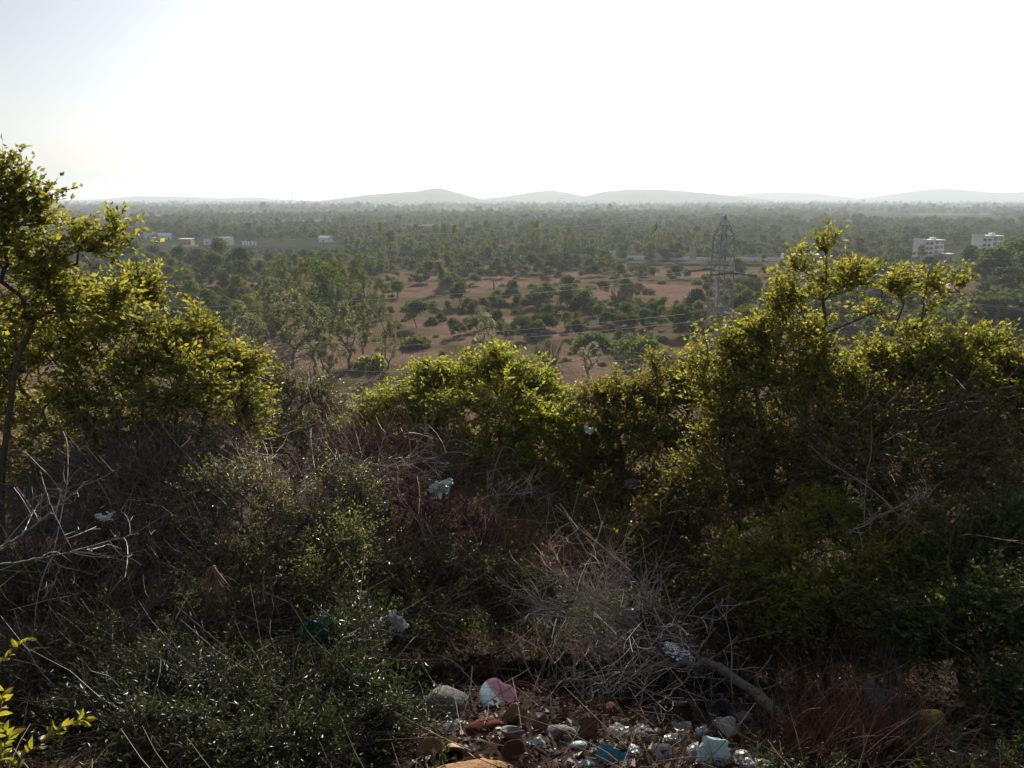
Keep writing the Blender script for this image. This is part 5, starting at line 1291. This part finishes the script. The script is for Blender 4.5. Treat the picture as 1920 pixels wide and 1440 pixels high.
solo('clay_shard', 'upright red clay shard in the middle of the trash', 'shard', sheet('clay_shard', 16, 8, 10, .75, 1.0, .12), 'clay', 1103, 1385, 0.15, (R_(62), 0, .15), -0.05)
solo('clay_shard', 'red clay shard left of the grey plastic tub', 'shard', sheet('clay_shard', 17, 8, 9, .9, .6, .16), 'clay', 1312, 1352, 0.14, (R_(50), R_(25), .5), -0.04)
solo('clay_shard', 'small red brown shard right of the olive bowl', 'shard', sheet('clay_shard', 18, 8, 8, .8, .6, .2), 'clay', 1012, 1368, 0.13, (R_(45), R_(-15), .3), -0.03)
solo('clay_shard', 'brown shard between white cup and clear tray', 'shard', sheet('clay_shard', 19, 8, 8, .9, .6, .2), 'clay', 1408, 1412, 0.10, (R_(40), R_(15), -.3), -0.02)
solo('cloth_bag', 'dull grey green bag left of the upright clay shard', 'bag', crumple('cloth_bag', 20, 3, 0.3, 1.8, (1.2, .7, .6), False), 'rock_grey', 1047, 1380, 0.095, (0, .1, .2), 0.0)
solo('foam_scrap', 'small white foam scrap below the clay shard', 'scrap', crumple('foam_scrap', 21, 2, 0.3, 1.5, (1.2, .6, .5)), 'blue_plastic', 1086, 1404, 0.045, (.2, .3, .4), -0.02)
solo('foam_scrap', 'pale scrap left of the grey green bag', 'scrap', sheet('foam_scrap', 22, 9, 6, 1, .5, .2), 'blue_plastic', 1004, 1400, 0.10, (R_(35), 0, .6), -0.02)
solo('red_cloth', 'dark red cloth left below the paper plate', 'cloth', crumple('red_cloth', 23, 3, 0.4, 2.0, (1.2, .8, .5), False), 'red_cloth', 906, 1368, 0.09, (.2, 0, .4), 0.0)
solo('stone', 'rounded grey stone right of the plastic tub', 'stone', crumple('stone', 24, 3, 0.15, 1.4, (1, .8, .7), False), 'rock_grey', 1396, 1350, 0.07, (0, 0, .3), 0.0)
solo('boulder', 'grey boulder left of the paper plate', 'rock', crumple('boulder', 25, 3, 0.22, 1.2, (1, .8, .95), False), 'rock_grey', 832, 1335, 0.17, (0, .2, .5), 0.0)
solo('boulder', 'orange brown rock at the bottom edge of the picture', 'rock', crumple('boulder', 26, 4, 0.22, 1.3, (1.6, .8, .5), False), 'rock_orange', 885, 1462, 0.16, (0, 0.05, .2), 0.02)
solo('boulder', 'half buried brown rock in the lower left shrub', 'rock', crumple('boulder', 27, 3, 0.2, 1.3, (1.3, .8, .6), False), 'rock_orange', 540, 1455, 0.14, (0, 0, .2), 0.02)
solo('husk_heap', 'heap of red brown coconut husk above the paper plate', 'husk', crumple('husk_heap', 28, 4, 0.4, 2.2, (1.2, .8, .8), False), 'husk', 905, 1262, 0.15, (0.2, 0, .3), 0.0)
solo('husk_heap', 'small brown husk right of the coconut shell', 'husk', crumple('husk_heap', 29, 3, 0.35, 2.0, (1, .8, .8), False), 'husk', 1140, 1335, 0.07, (0.2, 0, .3), 0.0)
solo('foil_packet', 'shiny silver foil packet above the fallen branch', 'packet', crumple('foil_packet', 30, 4, 0.38, 3.2, (1.5, .6, .75)), 'foil', 1272, 1226, 0.072, (.3, .35, -.3), 0.0, 5.05)
solo('red_wrapper', 'small red wrapper at the right end of the foil packet', 'wrapper', crumple('red_wrapper', 31, 2, 0.35, 2.2, (.7, .5, .9)), 'red_plastic', 1305, 1230, 0.038, (.3, .2, 0), 0.0, 5.05)
def torn_bag(label, px, py, d, size, seed, n, mat):
    rng = np.random.default_rng(seed); e = thing('plastic_bag', label, 'bag', at(px, py, d))
    for i in range(n):
        o = link('strip', sheet('strip', seed+i*7, 16, 6, 1, .22+.25*rng.random(), .22, .10), M[mat], e, tuple(rng.normal(size=3)*size*0.16))
        o.scale = (size*(0.5+0.6*rng.random()),)*3; o.rotation_euler = (R_(60)+rng.normal()*.5, rng.normal()*1.0, rng.normal()*.6)
torn_bag('small white bag snagged in the brush left of the coconut husk', 742, 1160, 4.75, 0.15, 132, 5, 'white_plastic')
torn_bag('torn white bag hanging in the brush under the middle tree', 826, 915, 6.6, 0.20, 33, 7, 'white_plastic')
torn_bag('grey white bag snagged at the right side of the middle tree', 1104, 803, 7.6, 0.13, 134, 4, 'white_plastic')
torn_bag('pale grey bag caught in the olive shrub right of the middle', 1184, 905, 7.1, 0.13, 135, 4, 'grey_plastic')
solo('plastic_bag', 'scrap of white film on the dead twigs at the left', 'bag', sheet('plastic_bag', 36, 10, 7, 1, .5, .2, .35), 'white_plastic', 196, 968, 0.13, (R_(50), 0, .2), 0.0, 5.1)
solo('plastic_bag', 'greyish bag caught in the fan of pale twigs', 'bag', crumple('plastic_bag', 37, 3, .45, 2.4, (1.1, .7, .6)), 'grey_plastic', 1180, 1152, 0.07, (.2, .2, .4), 0.0, 5.5)
solo('plastic_bag', 'dark green plastic bag in the brush at lower left', 'bag', crumple('plastic_bag', 38, 4, .55, 2.4, (1.1, .6, 1.0)), 'green_plastic', 592, 1182, 0.085, (.2, .2, .4), 0.0, 4.6)
solo('plastic_bag', 'small white film scrap right of the grey boulder', 'bag', sheet('plastic_bag', 39, 9, 7, 1, .6, .25, .3), 'clear_plastic', 855, 1320, 0.10, (R_(45), .2, .2), -0.03)
solo('plastic_bag', 'crumpled clear bag below the grey boulder', 'bag', crumple('plastic_bag', 40, 3, .5, 2.8, (1, .7, .6)), 'clear_plastic', 856, 1365, 0.065, (.2, .2, .4), 0.0)
solo('plastic_bag', 'clear scrap beside the plate and coconut shell', 'bag', sheet('plastic_bag', 41, 9, 7, .7, 1, .2, .2), 'white_plastic', 975, 1245, 0.09, (R_(65), .2, .2), -0.03)
solo('foil_scrap', 'glinting foil scrap right of the leaf bowls', 'scrap', crumple('foil_scrap', 42, 2, .5, 3, (1, .7, .6)), 'foil', 873, 1405, 0.022, (.2, .2, .4), -0.01)
solo('foil_scrap', 'tiny glinting foil scrap under the dark red cloth', 'scrap', crumple('foil_scrap', 43, 2, .5, 3, (1, .7, .6)), 'foil', 902, 1391, 0.024, (.6, .2, .4), -0.01)
solo('plastic_sheet', 'long grey plastic sheet draped over the brush at lower right', 'bag', sheet('plastic_sheet', 44, 22, 8, 1, .28, .10, .06), 'grey_plastic', 1668, 1345, 0.50, (R_(62), R_(45), 0.1), -0.06)
solo('spotted_pouch', 'yellow spotted pouch in the lower right corner brush', 'pouch', crumple('spotted_pouch', 45, 3, .25, 1.6, (1, .6, .75)), 'leopard', 1746, 1348, 0.085, (.2, .3, .3), 0.0, 3.95)
solo('clay_shard', 'brown shard under the yellow spotted pouch', 'shard', crumple('clay_shard', 46, 3, .3, 1.6, (1, .6, .6)), 'clay', 1732, 1376, 0.06, (.2, .1, .3), 0.0, 3.85)
solo('foam_scrap', 'small white foam piece below the spotted pouch', 'scrap', crumple('foam_scrap', 47, 2, .35, 2, (.8, .6, .9)), 'white_plastic', 1738, 1398, 0.03, (.2, .1, .3), 0.0, 3.75)
solo('food_container', 'flat crushed clear food container right above the white tray', 'container', sheet('food_container', 48, 10, 8, 1, .6, .06, .05), 'clear_plastic', 1280, 1370, 0.13, (R_(35), .2, .3), -0.02)
solo('wrapper', 'crumpled white wrapper under the bottom clay bowls', 'wrapper', sheet('wrapper', 49, 10, 7, 1, .4, .2, .2), 'white_plastic', 1035, 1412, 0.10, (R_(35), .2, -.5), -0.01)
solo('wrapper', 'pale blue scrap at the bottom edge left of the cyan wrapper', 'wrapper', sheet('wrapper', 50, 10, 7, 1, .5, .2, .1), 'blue_plastic', 1098, 1438, 0.10, (R_(35), .2, .5), -0.01)

for i, (a, b, z_, m_, lb) in enumerate(((1262, 1392, .05, 'white_plastic', 'crumpled white cup piece above the white tray'), (1318, 1378, .045, 'white_plastic', 'white foam lump left of the white cup'), (1300, 1412, .05, 'clear_plastic', 'clear film ball left of the pale blue box'),
        (1188, 1412, .045, 'white_plastic', 'white scrap between cyan wrapper and white tray'), (1400, 1440, .05, 'white_plastic', 'white lump at the bottom edge right of the box'), (1352, 1360, .05, 'grey_plastic', 'grey white plastic piece below the plastic tub'),
        (1430, 1438, .04, 'clear_plastic', 'clear scrap under the clear tray'), (1120, 1412, .035, 'white_plastic', 'small white scrap just above the cyan wrapper'))):
    solo('plastic_scrap', lb, 'scrap', crumple('plastic_scrap', 60+i, 3, .45, 2.2, (1, .7, .7)), m_, a, b, z_, (.3*i, .2, .5*i), -0.01)

# small broken bits between the things
def crumbs():
    rng = np.random.default_rng(99); g = Geo(); n = 1500
    px = 780+rng.random(n)*760; py = 1300+rng.random(n)*150
    V0 = np.array([[1, 0, -.5], [-.5, .8, -.5], [-.5, -.8, -.4], [.1, 0, .6]]); F0 = np.array([[0, 1, 2], [0, 3, 1], [1, 3, 2], [2, 3, 0]])
    for a, b in zip(px, py):
        p = at(a, b, 1); t = (b-1300)/150.; d = 5.2-1.75*t; p = at(a, b, d); p[2] = ground_z(p[0], p[1])+0.012
        s = 0.010+0.03*rng.random()**2; q = norm(rng.normal(size=(3, 3)))
        g.add(V0@q*s+p, None, F0)
    o = stuff(link('rubble_crumbs', g.mesh('rubble_crumbs'), M['crumb'])); o['label'] = 'small broken shards, pebbles and scraps between the trash'; o['category'] = 'debris'
M['crumb'] = leaf_mat('broken_bits', [(0.05, 0.035, 0.03), (0.12, 0.06, 0.04), (0.16, 0.13, 0.12), (0.10, 0.07, 0.05), (0.45, 0.46, 0.48)], 0.0, 0.7, 0.3)
crumbs()

# dry hanging leaf bundle at the left
def dry_bundle():
    rng = np.random.default_rng(123); P0 = at(402, 1058, 5.0)
    e = thing('dry_leaf_bundle', 'bundle of dry brown leaf stalks hanging at the left of the shade', 'dry leaves', P0)
    for i in range(18):
        a = rng.random()*2*PI; q = 0.02+0.09*rng.random(); L = 0.12+0.2*rng.random(); n = 9; t = np.linspace(0, 1, n)
        x = q*math.cos(a)*t*1.2+0.03*np.sin(t*4+i)*t; y = q*math.sin(a)*t-0.02; z = -L*t+0.03*np.sin(t*3); w = 0.008*np.sin(PI*(0.12+0.88*t))+0.0015
        sx_, sy_ = -math.sin(a), math.cos(a)
        V = []
        for k in range(n): V += [(x[k]-sx_*w[k], y[k]-sy_*w[k], z[k]), (x[k], y[k], z[k]+0.006), (x[k]+sx_*w[k], y[k]+sy_*w[k], z[k])]
        F = []
        for k in range(n-1):
            b = 3*k; F += [[b, b+1, b+4, b+3], [b+1, b+2, b+5, b+4]]
        link('leaf_stalk', new_mesh('leaf_stalk', V, F), M['dry_stalk'], e)
dry_bundle()
